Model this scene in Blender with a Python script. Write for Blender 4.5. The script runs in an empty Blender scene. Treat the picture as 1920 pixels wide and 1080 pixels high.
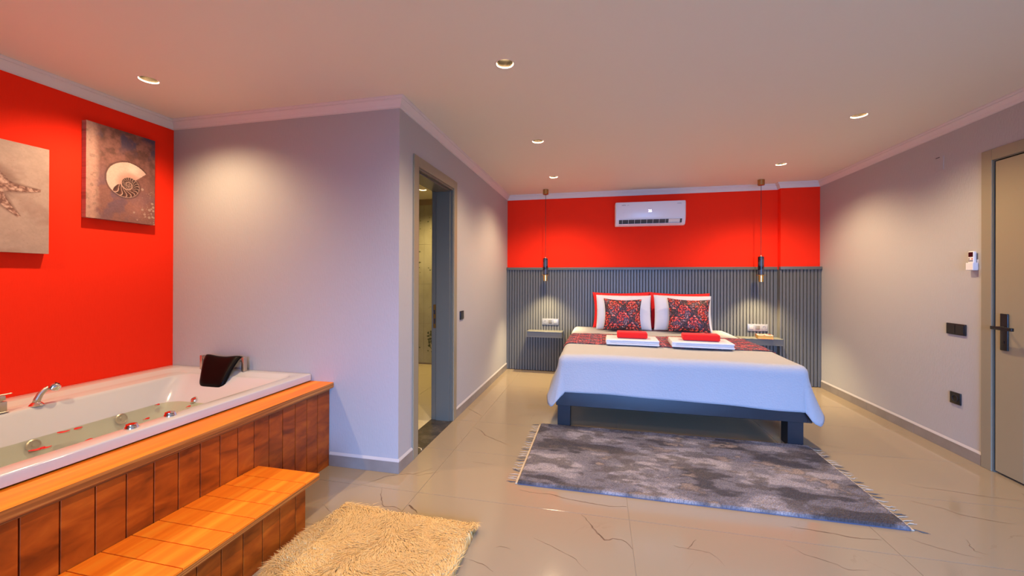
import bpy, bmesh, math, random
import numpy as np
from mathutils import Vector, Matrix, Euler
random.seed(7); rng = np.random.default_rng(7)
scene = bpy.context.scene
COL = scene.collection
R = math.radians

# ------------------------------------------------------------------ dimensions
XL, XP, YP, YB, XR, H, YR = -3.2705, -1.3291, 2.446, 5.6773, 2.6689, 2.55, -2.3
WT = 0.15

# ------------------------------------------------------------------ camera
f, cy, yaw, pitch, roll, ch = 738.5686, 521.8925, R(12.4988), R(0.0917), R(0.208), 1.3215
fw = Vector((-math.sin(yaw)*math.cos(pitch), math.cos(yaw)*math.cos(pitch), math.sin(pitch)))
rt = Vector((math.cos(yaw), math.sin(yaw), 0)); up = rt.cross(fw)
rt2 = math.cos(roll)*rt + math.sin(roll)*up; up2 = -math.sin(roll)*rt + math.cos(roll)*up
cam = bpy.data.objects.new('camera', bpy.data.cameras.new('camera')); COL.objects.link(cam)
m3 = Matrix((rt2, up2, -fw)).transposed()
cam.matrix_world = Matrix.Translation((0, 0, ch)) @ m3.to_4x4()
cam.data.sensor_width = 36; cam.data.lens = f/1920*36
cam.data.shift_y = (cy-540)/1920
cam.data.clip_start = .02
scene.camera = cam

# ------------------------------------------------------------------ light and exposure
scene.view_settings.view_transform = 'Standard'; scene.view_settings.look = 'None'
scene.view_settings.gamma = 1; scene.view_settings.use_curve_mapping = False
scene.view_settings.exposure = 0.63
world = bpy.data.worlds.new('world'); scene.world = world; world.use_nodes = True
world.node_tree.nodes['Background'].inputs[0].default_value = (.50, .62, 1.0, 1)
world.node_tree.nodes['Background'].inputs[1].default_value = 1.0
WARM = (1.0, .75, .45)
SPOT_W, PEND_W, WINDOW_W = 66, 24, 190

def area(name, loc, rot, sx, sy, power, color):
    l = bpy.data.lights.new(name, 'AREA'); l.shape = 'RECTANGLE'; l.size = sx; l.size_y = sy
    l.energy = power; l.color = color
    o = bpy.data.objects.new(name, l); COL.objects.link(o); o.location = loc; o.rotation_euler = rot
    return o
# daylight entering by the glazed balcony door behind the photographer
wl_ = area('window_daylight', (.9, YR-.02, 1.15), (R(56), 0, 0), 2.6, 2.1, WINDOW_W, (.19, .42, 1.0)); wl_.data.spread = R(100)

# ------------------------------------------------------------------ materials
def new_mat(name):
    m = bpy.data.materials.new(name); m.use_nodes = True
    return m, m.node_tree.nodes, m.node_tree.links, m.node_tree.nodes['Principled BSDF']
def mat(name, col, rough=.5, metal=0, spec=.5, bump=None, var=None, coat=0, stretch=(1,1,1), emit=None, sheen=0):
    """bump=(scale, strength, distance); var=(scale, other colour, contrast)"""
    m, n, l, b = new_mat(name)
    b.inputs['Base Color'].default_value = (*col, 1); b.inputs['Roughness'].default_value = rough
    b.inputs['Metallic'].default_value = metal; b.inputs['Specular IOR Level'].default_value = spec
    b.inputs['Coat Weight'].default_value = coat
    if sheen: b.inputs['Sheen Weight'].default_value = sheen
    if bump or var:
        tc = n.new('ShaderNodeTexCoord'); mp = n.new('ShaderNodeMapping'); mp.inputs['Scale'].default_value = stretch
        l.new(tc.outputs['Object'], mp.inputs['Vector'])
    if bump:
        t = n.new('ShaderNodeTexNoise'); t.inputs['Scale'].default_value = bump[0]; t.inputs['Detail'].default_value = 3
        l.new(mp.outputs[0], t.inputs['Vector'])
        bp = n.new('ShaderNodeBump'); bp.inputs['Strength'].default_value = bump[1]; bp.inputs['Distance'].default_value = bump[2]
        l.new(t.outputs['Fac'], bp.inputs['Height']); l.new(bp.outputs[0], b.inputs['Normal'])
    if var:
        t = n.new('ShaderNodeTexNoise'); t.inputs['Scale'].default_value = var[0]; t.inputs['Detail'].default_value = 5
        l.new(mp.outputs[0], t.inputs['Vector'])
        r = n.new('ShaderNodeValToRGB'); c = var[2]
        r.color_ramp.elements[0].position = .5-c; r.color_ramp.elements[1].position = .5+c
        r.color_ramp.elements[0].color = (*col, 1); r.color_ramp.elements[1].color = (*var[1], 1)
        l.new(t.outputs['Fac'], r.inputs[0]); l.new(r.outputs[0], b.inputs['Base Color'])
    if emit:
        b.inputs['Emission Color'].default_value = (*emit[0], 1); b.inputs['Emission Strength'].default_value = emit[1]
    return m
def vmat(name, rough=.6, bump=None, sheen=0):
    m, n, l, b = new_mat(name)
    a = n.new('ShaderNodeVertexColor'); a.layer_name = 'Col'; l.new(a.outputs['Color'], b.inputs['Base Color'])
    b.inputs['Roughness'].default_value = rough
    if sheen: b.inputs['Sheen Weight'].default_value = sheen
    if bump:
        tc = n.new('ShaderNodeTexCoord'); t = n.new('ShaderNodeTexNoise'); t.inputs['Scale'].default_value = bump[0]
        l.new(tc.outputs['Object'], t.inputs['Vector'])
        bp = n.new('ShaderNodeBump'); bp.inputs['Strength'].default_value = bump[1]; bp.inputs['Distance'].default_value = bump[2]
        l.new(t.outputs['Fac'], bp.inputs['Height']); l.new(bp.outputs[0], b.inputs['Normal'])
    return m
def wood_mat(name, c1, c2, c3, axis_scale, rough=.35, spec=.5):
    m, n, l, b = new_mat(name)
    tc = n.new('ShaderNodeTexCoord'); oi = n.new('ShaderNodeObjectInfo')
    mp = n.new('ShaderNodeMapping'); mp.inputs['Scale'].default_value = axis_scale
    l.new(tc.outputs['Object'], mp.inputs['Vector'])
    ad = n.new('ShaderNodeVectorMath'); ad.operation = 'ADD'; l.new(mp.outputs[0], ad.inputs[0])
    ml = n.new('ShaderNodeMath'); ml.operation = 'MULTIPLY'; ml.inputs[1].default_value = 1.3
    l.new(oi.outputs['Random'], ml.inputs[0]); l.new(ml.outputs[0], ad.inputs[1])
    t = n.new('ShaderNodeTexNoise'); t.inputs['Scale'].default_value = 1; t.inputs['Detail'].default_value = 6; t.inputs['Distortion'].default_value = .6
    l.new(ad.outputs[0], t.inputs['Vector'])
    r = n.new('ShaderNodeValToRGB'); e = r.color_ramp.elements
    e[0].position = .3; e[0].color = (*c1, 1); e[1].position = .52; e[1].color = (*c2, 1)
    k = e.new(.72); k.color = (*c3, 1)
    l.new(t.outputs['Fac'], r.inputs[0]); l.new(r.outputs[0], b.inputs['Base Color'])
    b.inputs['Roughness'].default_value = rough; b.inputs['Specular IOR Level'].default_value = spec
    bp = n.new('ShaderNodeBump'); bp.inputs['Strength'].default_value = .15; bp.inputs['Distance'].default_value = .002
    l.new(t.outputs['Fac'], bp.inputs['Height']); l.new(bp.outputs[0], b.inputs['Normal'])
    return m
def marble_mat(name, base, veins, rough):
    m, n, l, b = new_mat(name)
    tc = n.new('ShaderNodeTexCoord')
    t = n.new('ShaderNodeTexNoise'); t.inputs['Scale'].default_value = .9; t.inputs['Detail'].default_value = 7; t.inputs['Distortion'].default_value = 1.2
    l.new(tc.outputs['Object'], t.inputs['Vector'])
    r = n.new('ShaderNodeValToRGB'); e = r.color_ramp.elements
    e[0].position = .497; e[0].color = (*base, 1); e[1].position = .503; e[1].color = (*base, 1)
    k = e.new(.5); k.color = (*veins, 1)
    l.new(t.outputs['Fac'], r.inputs[0])
    t2 = n.new('ShaderNodeTexNoise'); t2.inputs['Scale'].default_value = 2.2; t2.inputs['Detail'].default_value = 4
    l.new(tc.outputs['Object'], t2.inputs['Vector'])
    mx = n.new('ShaderNodeMixRGB'); mx.inputs['Color1'].default_value = (*base, 1)
    r2 = n.new('ShaderNodeValToRGB'); r2.color_ramp.elements[0].position = .55; r2.color_ramp.elements[1].position = .75
    l.new(t2.outputs['Fac'], r2.inputs[0]); l.new(r2.outputs[0], mx.inputs['Fac']); l.new(r.outputs[0], mx.inputs['Color2'])
    l.new(mx.outputs[0], b.inputs['Base Color']); b.inputs['Roughness'].default_value = rough
    b.inputs['Specular IOR Level'].default_value = .6
    return m

M = {}
M['wall'] = mat('white_textured_wallpaper', (.46, .435, .425), .6, bump=(130, .5, .003), stretch=(1, 1, .22))
M['red'] = mat('red_wall_paint', (.99, .026, .004), .8, spec=.2, bump=(130, .35, .002), stretch=(1, 1, .22))
M['ceiling'] = mat('matt_ceiling_paint', (.82, .76, .63), .55, bump=(3, .1, .01))
M['lip'] = mat('painted_plaster_lip', (.52, .47, .44), .6)
M['crown'] = mat('white_plaster', (.74, .68, .65), .5)
M['tile'] = marble_mat('polished_marble_tile', (.345, .258, .158), (.26, .175, .10), .10)
M['vein'] = mat('marble_vein', (.10, .055, .028), .3, spec=.2, var=(30, (.22, .14, .085), .22))
M['grout'] = mat('grout', (.36, .28, .22), .8)
M['skirt'] = mat('grey_skirting_tile', (.32, .27, .23), .3, var=(6, (.24, .20, .17), .2))
M['frame'] = mat('taupe_door_lacquer', (.30, .25, .165), .4, bump=(40, .1, .001))
M['leaf'] = mat('taupe_door_leaf', (.34, .275, .17), .38, bump=(40, .1, .001))
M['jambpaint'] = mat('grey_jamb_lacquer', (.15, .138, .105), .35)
M['black'] = mat('matt_black_plastic', (.012, .011, .011), .35)
M['blackmetal'] = mat('black_lever_metal', (.01, .01, .01), .3, spec=.5)
M['anthracite'] = mat('anthracite_slat_lacquer', (.125, .120, .105), .42)
M['anthraciteback'] = mat('anthracite_backing', (.022, .023, .023), .6)
M['bedwood'] = mat('black_blue_bed_lacquer', (.022, .023, .027), .33)
M['brass'] = mat('brushed_brass', (.80, .50, .16), .22, metal=1)
M['darkbrass'] = mat('antique_brass', (.42, .28, .10), .3, metal=1)
M['blackmarble'] = mat('black_marble', (.006, .006, .009), .16, spec=.3, var=(14, (.05, .05, .07), .05))
M['chrome'] = mat('chrome', (.85, .82, .80), .06, metal=1)
M['acrylic'] = mat('white_acrylic', (.58, .56, .55), .12, coat=.4)
M['white'] = mat('white_plastic', (.84, .80, .78), .3)
M['darkslot'] = mat('dark_louvre', (.06, .065, .065), .5)
M['linen'] = mat('white_cotton', (.66, .64, .64), .8, bump=(260, .2, .001), sheen=.2)
M['towel'] = mat('white_terry', (.68, .67, .68), .9, bump=(420, .6, .003), sheen=.3)
M['redcloth'] = mat('red_terry', (.82, .008, .006), .9, bump=(420, .5, .003), sheen=.1)
M['redlinen'] = mat('red_cotton', (.80, .008, .006), .75, bump=(200, .15, .001))
M['damask'] = vmat('red_damask_cloth', .6, (350, .3, .001), .1)
M['print'] = vmat('canvas_print', .6, (500, .2, .0006))
M['greyrug'] = vmat('grey_rug_pile', .95)
M['fringe'] = mat('rug_fringe_cotton', (.55, .42, .28), .9)
M['fringedark'] = mat('grey_fringe_yarn', (.12, .10, .085), .9)
M['rugbind'] = mat('blue_rug_binding', (.07, .08, .13), .8)
M['fur'] = vmat('cream_fur', .75)
M['furbase'] = mat('cream_fur_base', (.50, .33, .13), .9)
M['deckfront'] = wood_mat('stained_plywood_front', (.17, .030, .002), (.37, .068, .004), (.52, .115, .008), (3, 5, 14), .42, .35)  # upright faces of the same plywood, shade put into the darker colour
M['decktop'] = wood_mat('stained_plywood_top', (.86, .165, .006), (.96, .21, .008), (.98, .29, .016), (26, 1.6, 30), .45, .3)  # flat tops of the same plywood, light from above put into the colour
M['plyedge'] = wood_mat('plywood_edge', (.13, .035, .006), (.42, .13, .02), (.62, .27, .06), (1, 1.5, 160), .5)
M['groove'] = mat('dark_groove', (.03, .008, .002), .8)
M['pad'] = mat('dark_brown_headrest_rubber', (.004, .002, .002), .4, spec=.12)
M['satin'] = mat('satin_steel', (.62, .54, .46), .4, metal=1)
M['petal'] = mat('red_petal', (.72, .005, .004), .5)
M['paper'] = mat('yellowed_paper', (.72, .42, .10), .8, bump=(90, .3, .001), stretch=(1, 1, 12))
M['bookcover'] = mat('red_book_cover', (.62, .03, .02), .35, var=(22, (.75, .42, .34), .06))
M['plate'] = mat('grey_socket_plate', (.20, .20, .22), .35)
M['rocker'] = mat('silver_rocker', (.26, .26, .28), .35)
M['rockerdark'] = mat('grey_rocker', (.12, .11, .10), .4)
M['hole'] = mat('socket_hole', (.02, .02, .025), .5)
M['glass'] = mat('window_glass', (.8, .85, .9), .02)
M['lamp'] = mat('lit_lamp', (1, .9, .75), .4, emit=((1, .86, .62), 9))
M['reflector'] = mat('dark_reflector', (.10, .075, .05), .25, metal=.6)
M['trimring'] = mat('white_trim_ring', (.80, .72, .64), .4)
M['darkstone'] = mat('dark_marble_threshold', (.035, .028, .022), .2, var=(9, (.10, .08, .06), .15))
M['whitevein'] = mat('white_vein', (.62, .55, .45), .3)
M['bathwall'] = mat('bathroom_marble', (.52, .50, .40), .25, var=(1.8, (.30, .28, .20), .22))
M['splash'] = mat('dark_green_marking', (.10, .115, .07), .4)
M['bathfloor'] = mat('bathroom_floor_tile', (.80, .68, .45), .2)
M['screen'] = mat('remote_screen', (.02, .004, .008), .2)
M['redbutton'] = mat('red_button', (.7, .08, .05), .5)
M['greybutton'] = mat('grey_button', (.12, .12, .13), .5)
M['ink'] = mat('grey_print', (.06, .05, .05), .5)
M['led'] = mat('lit_display', (.9, .85, 1), .5, emit=((.85, .75, 1), 2.5))
M['cable'] = mat('black_cable', (.02, .015, .012), .5)
# waffle bedspread
m, n, l, b = new_mat('white_waffle_bedspread'); M['waffle'] = m
b.inputs['Base Color'].default_value = (.43, .425, .44, 1); b.inputs['Roughness'].default_value = .85
tc = n.new('ShaderNodeTexCoord'); t = n.new('ShaderNodeTexVoronoi'); t.inputs['Scale'].default_value = 75
l.new(tc.outputs['Object'], t.inputs['Vector'])
bp = n.new('ShaderNodeBump'); bp.inputs['Strength'].default_value = .35; bp.inputs['Distance'].default_value = .004
l.new(t.outputs['Distance'], bp.inputs['Height']); l.new(bp.outputs[0], b.inputs['Normal'])
# water
m, n, l, b = new_mat('pale_green_water'); M['water'] = m
n.remove(b); out = n['Material Output']
tr = n.new('ShaderNodeBsdfTransparent'); tr.inputs[0].default_value = (.93, .985, .90, 1)
gl = n.new('ShaderNodeBsdfGlossy'); gl.inputs['Roughness'].default_value = .02
fr = n.new('ShaderNodeFresnel'); fr.inputs['IOR'].default_value = 1.33
ms = n.new('ShaderNodeMixShader'); l.new(fr.outputs[0], ms.inputs[0]); l.new(tr.outputs[0], ms.inputs[1]); l.new(gl.outputs[0], ms.inputs[2])
tc = n.new('ShaderNodeTexCoord'); t = n.new('ShaderNodeTexNoise'); t.inputs['Scale'].default_value = 9
l.new(tc.outputs['Object'], t.inputs['Vector'])
bp = n.new('ShaderNodeBump'); bp.inputs['Strength'].default_value = .15; bp.inputs['Distance'].default_value = .01
l.new(t.outputs['Fac'], bp.inputs['Height']); l.new(bp.outputs[0], gl.inputs['Normal'])
l.new(ms.outputs[0], out.inputs['Surface'])
# clear glass
m, n, l, b = new_mat('clear_pane'); M['pane'] = m
n.remove(b); out = n['Material Output']
tr = n.new('ShaderNodeBsdfTransparent'); tr.inputs[0].default_value = (.92, .95, .95, 1)
gl = n.new('ShaderNodeBsdfGlossy'); gl.inputs['Roughness'].default_value = .02
ms = n.new('ShaderNodeMixShader'); ms.inputs[0].default_value = .06
l.new(tr.outputs[0], ms.inputs[1]); l.new(gl.outputs[0], ms.inputs[2]); l.new(ms.outputs[0], out.inputs['Surface'])

# ------------------------------------------------------------------ helpers
def rootloc(o):
    v = Vector((0, 0, 0))
    while o: v += o.location; o = o.parent
    return v
def link(name, me, parent=None, mats=None, smooth=False):
    o = bpy.data.objects.new(name, me)
    COL.objects.link(o)
    if parent: o.parent = parent
    for m_ in (mats if isinstance(mats, (list, tuple)) else [mats]):
        if m_ is not None: me.materials.append(m_)
    if smooth:
        me.polygons.foreach_set('use_smooth', [True]*len(me.polygons))
    return o
def obj(name, bm, mats, parent=None, smooth=False, angle=None):
    """world-space bmesh -> object (moved under its parent's origin)"""
    if parent is not None:
        bmesh.ops.translate(bm, verts=bm.verts, vec=-rootloc(parent))
    bmesh.ops.recalc_face_normals(bm, faces=bm.faces)
    me = bpy.data.meshes.new(name); bm.to_mesh(me); bm.free()
    o = link(name, me, parent, mats, smooth or angle is not None)
    if angle is not None:
        me.set_sharp_from_angle(angle=R(angle))
    return o
def tag(o, label=None, cat=None, group=None, kind=None):
    if label: o['label'] = label
    if cat: o['category'] = cat
    if group: o['group'] = group
    if kind: o['kind'] = kind
    return o
def thing(name, label, cat, loc=(0, 0, 0), group=None, kind=None):
    o = bpy.data.objects.new(name, None); COL.objects.link(o); o.location = loc; o.empty_display_size = .05
    return tag(o, label, cat, group, kind)
def struct(o): o['kind'] = 'structure'; return o
def box(bm, lo, hi, bev=0, seg=2, mi=0, taper=None):
    r = bmesh.ops.create_cube(bm, size=1); vs = r['verts']
    c = [(a+b_)/2 for a, b_ in zip(lo, hi)]; s = [abs(b_-a) for a, b_ in zip(lo, hi)]
    for v in vs: v.co = Vector((c[0]+v.co.x*s[0], c[1]+v.co.y*s[1], c[2]+v.co.z*s[2]))
    fs = list({f_ for v in vs for f_ in v.link_faces})
    for f_ in fs: f_.material_index = mi
    if bev:
        es = list({e for v in vs for e in v.link_edges})
        r2 = bmesh.ops.bevel(bm, geom=es, offset=min(bev, min(s)*.49), segments=seg, profile=.5, affect='EDGES')
        for f_ in r2['faces']: f_.material_index = mi
    return vs
def boxobj(name, lo, hi, m_, parent=None, bev=0, seg=2):
    bm = bmesh.new(); box(bm, lo, hi, bev, seg); return obj(name, bm, m_, parent, smooth=False, angle=(35 if bev and seg > 1 else None))
def lathe(bm, prof, c, axis='z', n=32, mi=0, cap=True):
    """prof: list of (r, h) along the axis from point c"""
    rings = []
    for r_, h_ in prof:
        ring = []
        for i in range(n):
            a = 2*math.pi*i/n; x, y = r_*math.cos(a), r_*math.sin(a)
            p = {'z': (x, y, h_), 'y': (x, h_, y), 'x': (h_, x, y)}[axis]
            ring.append(bm.verts.new(Vector(c)+Vector(p)))
        rings.append(ring)
    for a_, b_ in zip(rings, rings[1:]):
        for i in range(n):
            f_ = bm.faces.new((a_[i], a_[(i+1) % n], b_[(i+1) % n], b_[i])); f_.material_index = mi
    if cap:
        for ring in (rings[0], rings[-1]):
            f_ = bm.faces.new(ring); f_.material_index = mi
def tube(bm, pts, rad, n=12, mi=0, sx=1, sy=1):
    pts = [Vector(p) for p in pts]; rad = rad if isinstance(rad, (list, tuple)) else [rad]*len(pts)
    rings = []
    up_ = Vector((0, 0, 1))
    for i, p in enumerate(pts):
        d = (pts[min(i+1, len(pts)-1)]-pts[max(i-1, 0)]).normalized()
        a = d.cross(up_)
        if a.length < 1e-3: a = d.cross(Vector((0, 1, 0)))
        a.normalize(); b_ = d.cross(a).normalized()
        rings.append([bm.verts.new(p+a*math.cos(t_)*rad[i]*sx+b_*math.sin(t_)*rad[i]*sy) for t_ in [2*math.pi*k/n for k in range(n)]])
    for a_, b_ in zip(rings, rings[1:]):
        for i in range(n):
            bm.faces.new((a_[i], a_[(i+1) % n], b_[(i+1) % n], b_[i])).material_index = mi
    for ring in (rings[0], rings[-1]): bm.faces.new(ring).material_index = mi
def loft(bm, rings, close=True, mi=0, cap0=False, cap1=False):
    vr = [[bm.verts.new(p) for p in r_] for r_ in rings]
    n_ = len(vr[0])
    for a_, b_ in zip(vr, vr[1:]):
        for i in range(n_ if close else n_-1):
            try: bm.faces.new((a_[i], a_[(i+1) % n_], b_[(i+1) % n_], b_[i])).material_index = mi
            except ValueError: pass
    if cap0: bm.faces.new(vr[0]).material_index = mi
    if cap1: bm.faces.new(vr[-1]).material_index = mi
    return vr
def rrect(x0, x1, y0, y1, r, z, n=8):
    pts = []
    for cx_, cy_, a0 in ((x1-r, y1-r, 0), (x0+r, y1-r, 90), (x0+r, y0+r, 180), (x1-r, y0+r, 270)):
        for k in range(n+1):
            a = R(a0+90*k/n); pts.append((cx_+r*math.cos(a), cy_+r*math.sin(a), z))
    return pts
def gridmesh(name, X, Y, Z, colors=None, m_=None, parent=None, smooth=True):
    """X,Y,Z arrays (nv,nu) world; optional colors (nv,nu,3) linear"""
    nv, nu = X.shape
    L = rootloc(parent) if parent else Vector((0, 0, 0))
    co = np.stack([X-L.x, Y-L.y, Z-L.z], -1).reshape(-1, 3)
    i = np.arange(nv*nu).reshape(nv, nu)
    q = np.stack([i[:-1, :-1], i[:-1, 1:], i[1:, 1:], i[1:, :-1]], -1).reshape(-1, 4)
    me = bpy.data.meshes.new(name); me.from_pydata(co.tolist(), [], q.tolist())
    if colors is not None:
        ca = me.color_attributes.new('Col', 'FLOAT_COLOR', 'POINT')
        c4 = np.concatenate([colors.reshape(-1, 3), np.ones((nv*nu, 1))], 1)
        ca.data.foreach_set('color', c4.astype(np.float32).ravel())
    return link(name, me, parent, m_, smooth)
def solid(o, t, off=-1):
    s = o.modifiers.new('thickness', 'SOLIDIFY'); s.thickness = t; s.offset = off; return o
def copy_tree(o, parent=None):
    c = o.copy(); COL.objects.link(c)
    if parent is not None: c.parent = parent
    for ch_ in [x for x in bpy.data.objects if x.parent == o]: copy_tree(ch_, c)
    return c
def srgb(r, g, b_):
    return tuple(((c/255)/12.92 if c/255 <= .04045 else ((c/255+.055)/1.055)**2.4) for c in (r, g, b_))
# value noise for the printed patterns
def vnoise(x, y, seed=0):
    xi, yi = np.floor(x).astype(int), np.floor(y).astype(int); fx, fy = x-xi, y-yi
    fx, fy = fx*fx*(3-2*fx), fy*fy*(3-2*fy)
    def h(a, b_):
        v = np.sin(a*127.1+b_*311.7+seed*74.7)*43758.5453; return v-np.floor(v)
    return (h(xi, yi)*(1-fx)+h(xi+1, yi)*fx)*(1-fy)+(h(xi, yi+1)*(1-fx)+h(xi+1, yi+1)*fx)*fy
def fbm(x, y, seed=0, o=4):
    s, a, t_ = 0, .5, 0
    for k in range(o): s = s+a*vnoise(x*2**k, y*2**k, seed+k); t_ += a; a *= .55
    return s/t_
def mixc(c, d, w): return c*(1-w[..., None])+np.array(d)*w[..., None]
def sstep(a, b_, x): t_ = np.clip((x-a)/(b_-a), 0, 1); return t_*t_*(3-2*t_)
def text(name, s, size, loc, rot, m_, parent, ext=.0006):
    cu = bpy.data.curves.new(name, 'FONT'); cu.body = s; cu.size = size; cu.extrude = ext; cu.align_x = 'CENTER'; cu.align_y = 'CENTER'
    o = bpy.data.objects.new('tmp', cu); COL.objects.link(o)
    dg = bpy.context.evaluated_depsgraph_get(); me = bpy.data.meshes.new_from_object(o.evaluated_get(dg))
    bpy.data.objects.remove(o); me.name = name
    me.transform(Matrix.Translation(Vector(loc)-rootloc(parent)) @ Euler(rot).to_matrix().to_4x4())
    me.materials.clear()
    return link(name, me, parent, m_)

# ================================================================== THE ROOM
# floor: sub-base plus every tile on it
bm = bmesh.new(); box(bm, (XL-WT, YR-WT, -.12), (XR+WT, YB+WT, -.003)); floor = struct(obj('floor', bm, M['grout']))
VEINS = [(2.5,[(-1.457,2.29),(-1.435,2.316),(-1.383,2.392),(-1.309,2.435),(-1.223,2.458),(-1.169,2.508),(-1.134,2.563)]),(1.6,[(-1.223,2.458),(-1.181,2.453),(-1.092,2.511),(-1.062,2.533)]),(3,[(-1.338,2.257),(-1.298,2.178),(-1.249,2.118),(-1.225,2.073),(-1.153,2.084),(-1.099,2.058)]),(6,[(-1.083,2.116),(-1.022,2.076),(-0.999,2.055)]),(1.6,[(-1.573,2.01),(-1.538,1.996),(-1.472,1.947)]),(4,[(-0.088,2.242),(-0.064,2.203),(-0.028,2.14),(0.008,2.09),(0.029,2.056),(0.074,2.075),(0.113,2.075),(0.15,2.042),(0.165,2.01)]),(1.6,[(-0.325,1.992),(-0.238,1.954),(-0.116,1.893),(-0.047,1.818)]),(3.5,[(-0.482,2.427),(-0.394,2.409),(-0.296,2.419),(-0.196,2.388),(-0.038,2.372),(0.054,2.365),(0.159,2.383)]),(1.6,[(0.369,2.084),(0.429,2.078),(0.524,2.073),(0.551,2.037),(0.571,1.989)]),(1.6,[(0.429,2.078),(0.484,2.159)]),(3.5,[(0.999,2.387),(1.097,2.382),(1.19,2.372),(1.278,2.357),(1.405,2.365)]),(1.6,[(0.907,2.222),(0.972,2.159),(1.067,2.126),(1.113,2.091),(1.204,2.105)]),(1.6,[(1.541,2.421),(1.607,2.374),(1.72,2.329),(1.779,2.316)]),(2,[(1.917,3.077),(2.001,3.028),(2.158,3.012),(2.293,2.987),(2.489,2.972)]),(2.5,[(1.83,2.822),(1.957,2.766),(1.992,2.722),(2.128,2.687),(2.207,2.681)]),(1.6,[(1.707,3.628),(1.858,3.611),(2.03,3.552)]),(1.6,[(2.538,4.081),(2.659,4.002)]),(1.6,[(2.279,4.711),(2.471,4.738)]),(1.6,[(2.498,4.173),(2.611,4.293)]),(2.5,[(-1.315,3.838),(-1.221,3.76),(-1.103,3.646)]),(3,[(-1.089,3.354),(-0.994,3.288),(-0.937,3.205),(-0.77,3.098),(-0.658,3.031)]),(1.6,[(-1.326,5.111),(-1.118,4.909)]),(1.6,[(-0.815,3.653),(-0.728,3.763),(-0.533,3.824),(-0.435,3.976)]),(1.6,[(-1.114,5.251),(-0.762,5.245)]),(1.6,[(-0.914,4.586),(-0.751,4.601)]),(1.6,[(-0.893,2.717),(-0.732,2.712)]),(1.6,[(-0.593,1.77),(-0.524,1.758),(-0.463,1.72)]),(1.6,[(-0.493,1.88),(-0.464,1.895),(-0.42,1.881)]),(1.6,[(1.831,2.462),(1.795,2.373),(1.836,2.355)]),(1.6,[(-0.108,3.635),(0.034,3.708),(0.108,3.809)]),(1.6,[(1.112,3.599),(1.211,3.656),(1.344,3.744)]),
 (2,[(.9,1.2),(1.3,1.0),(1.7,.95)]),(2,[(2.1,1.7),(2.3,1.4),(2.5,1.35)]),(2,[(-.9,.6),(-.4,.4),(.1,.45)])]
segs = []
for w, pl in VEINS:
    pts = []
    for (x0, y0), (x1, y1) in zip(pl, pl[1:]):
        d = math.hypot(x1-x0, y1-y0); k = max(2, int(d/.018))
        for j in range(k):
            t_ = j/k; pts.append((x0+(x1-x0)*t_+random.gauss(0, .0025), y0+(y1-y0)*t_+random.gauss(0, .0025)))
    pts.append(pl[-1])
    nn = len(pts); ws = [(.25+.75*math.sin(math.pi*min(1, (i+.6)/nn)))*w*.0010*random.uniform(.5, 1.35) for i in range(nn)]
    for i in range(nn-1): segs.append((pts[max(i-1,0)], pts[i], pts[i+1], pts[min(i+2,nn-1)], ws[i], ws[i+1]))
def nrm(a, b_):
    dx, dy = b_[0]-a[0], b_[1]-a[1]; L_ = math.hypot(dx, dy) or 1; return (-dy/L_, dx/L_)
def lay_tiles(xs, ys, parent, mats, z=0, veins=()):
    g = .0011
    for xa, xb in zip(xs, xs[1:]):
        for ya, yb_ in zip(ys, ys[1:]):
            bm = bmesh.new(); box(bm, (xa+g, ya+g, z-.006), (xb-g, yb_-g, z), .0006, 1)
            for a, p, q, b_, w0, w1 in veins:
                mx_, my_ = (p[0]+q[0])/2, (p[1]+q[1])/2
                if xa < mx_ < xb and ya < my_ < yb_:
                    n0, n1 = nrm(a, q), nrm(p, b_)
                    vs = [bm.verts.new((min(max(P_[0]+s*n_[0]*w_, xa+g), xb-g), min(max(P_[1]+s*n_[1]*w_, ya+g), yb_-g), z+.0002)) for P_, n_, w_, s in ((p, n0, w0, 1), (p, n0, w0, -1), (q, n1, w1, -1), (q, n1, w1, 1))]
                    bm.faces.new(vs).material_index = 1
            obj('floor_tile', bm, mats, parent)
xs = [XL-.02]+[x for x in [-1.09+1.255*k for k in range(-3, 5)] if XL+.05 < x < XR-.05]+[XR+.02]
ys = [YR]+[y for y in [2.255+.62*k for k in range(-9, 8)] if YR+.05 < y < YP-.001]
rows = [YR]+[2.255+.62*k for k in range(-7, 6)]
rows = [y for y in rows if y < YB-.1]+[YB-.0]
lay_tiles(xs, [y for y in rows if y <= 2.3], floor, [M['tile'], M['vein']], veins=segs)
# row that passes under the partition, then the bedroom side only
r2 = [y for y in rows if y >= 2.2]
xs2 = [XP-.19]+[x for x in xs if x > XP]
lay_tiles([XL-.02, -2.345, -1.09], [2.255, 2.875], floor, [M['tile'], M['vein']], veins=segs)
lay_tiles([x for x in xs2 if x > -1.2], [2.255, 2.875], floor, [M['tile'], M['vein']], veins=segs)
lay_tiles(xs2, [y for y in r2 if y > 2.8], floor, [M['tile'], M['vein']], veins=segs)
# bathroom floor
lay_tiles([XL, -2.62, -2.0, XP-.205], [2.877, 3.2, 3.82, 4.44, 5.06, YB], floor, [M['bathfloor'], M['vein']], z=.0)
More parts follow.
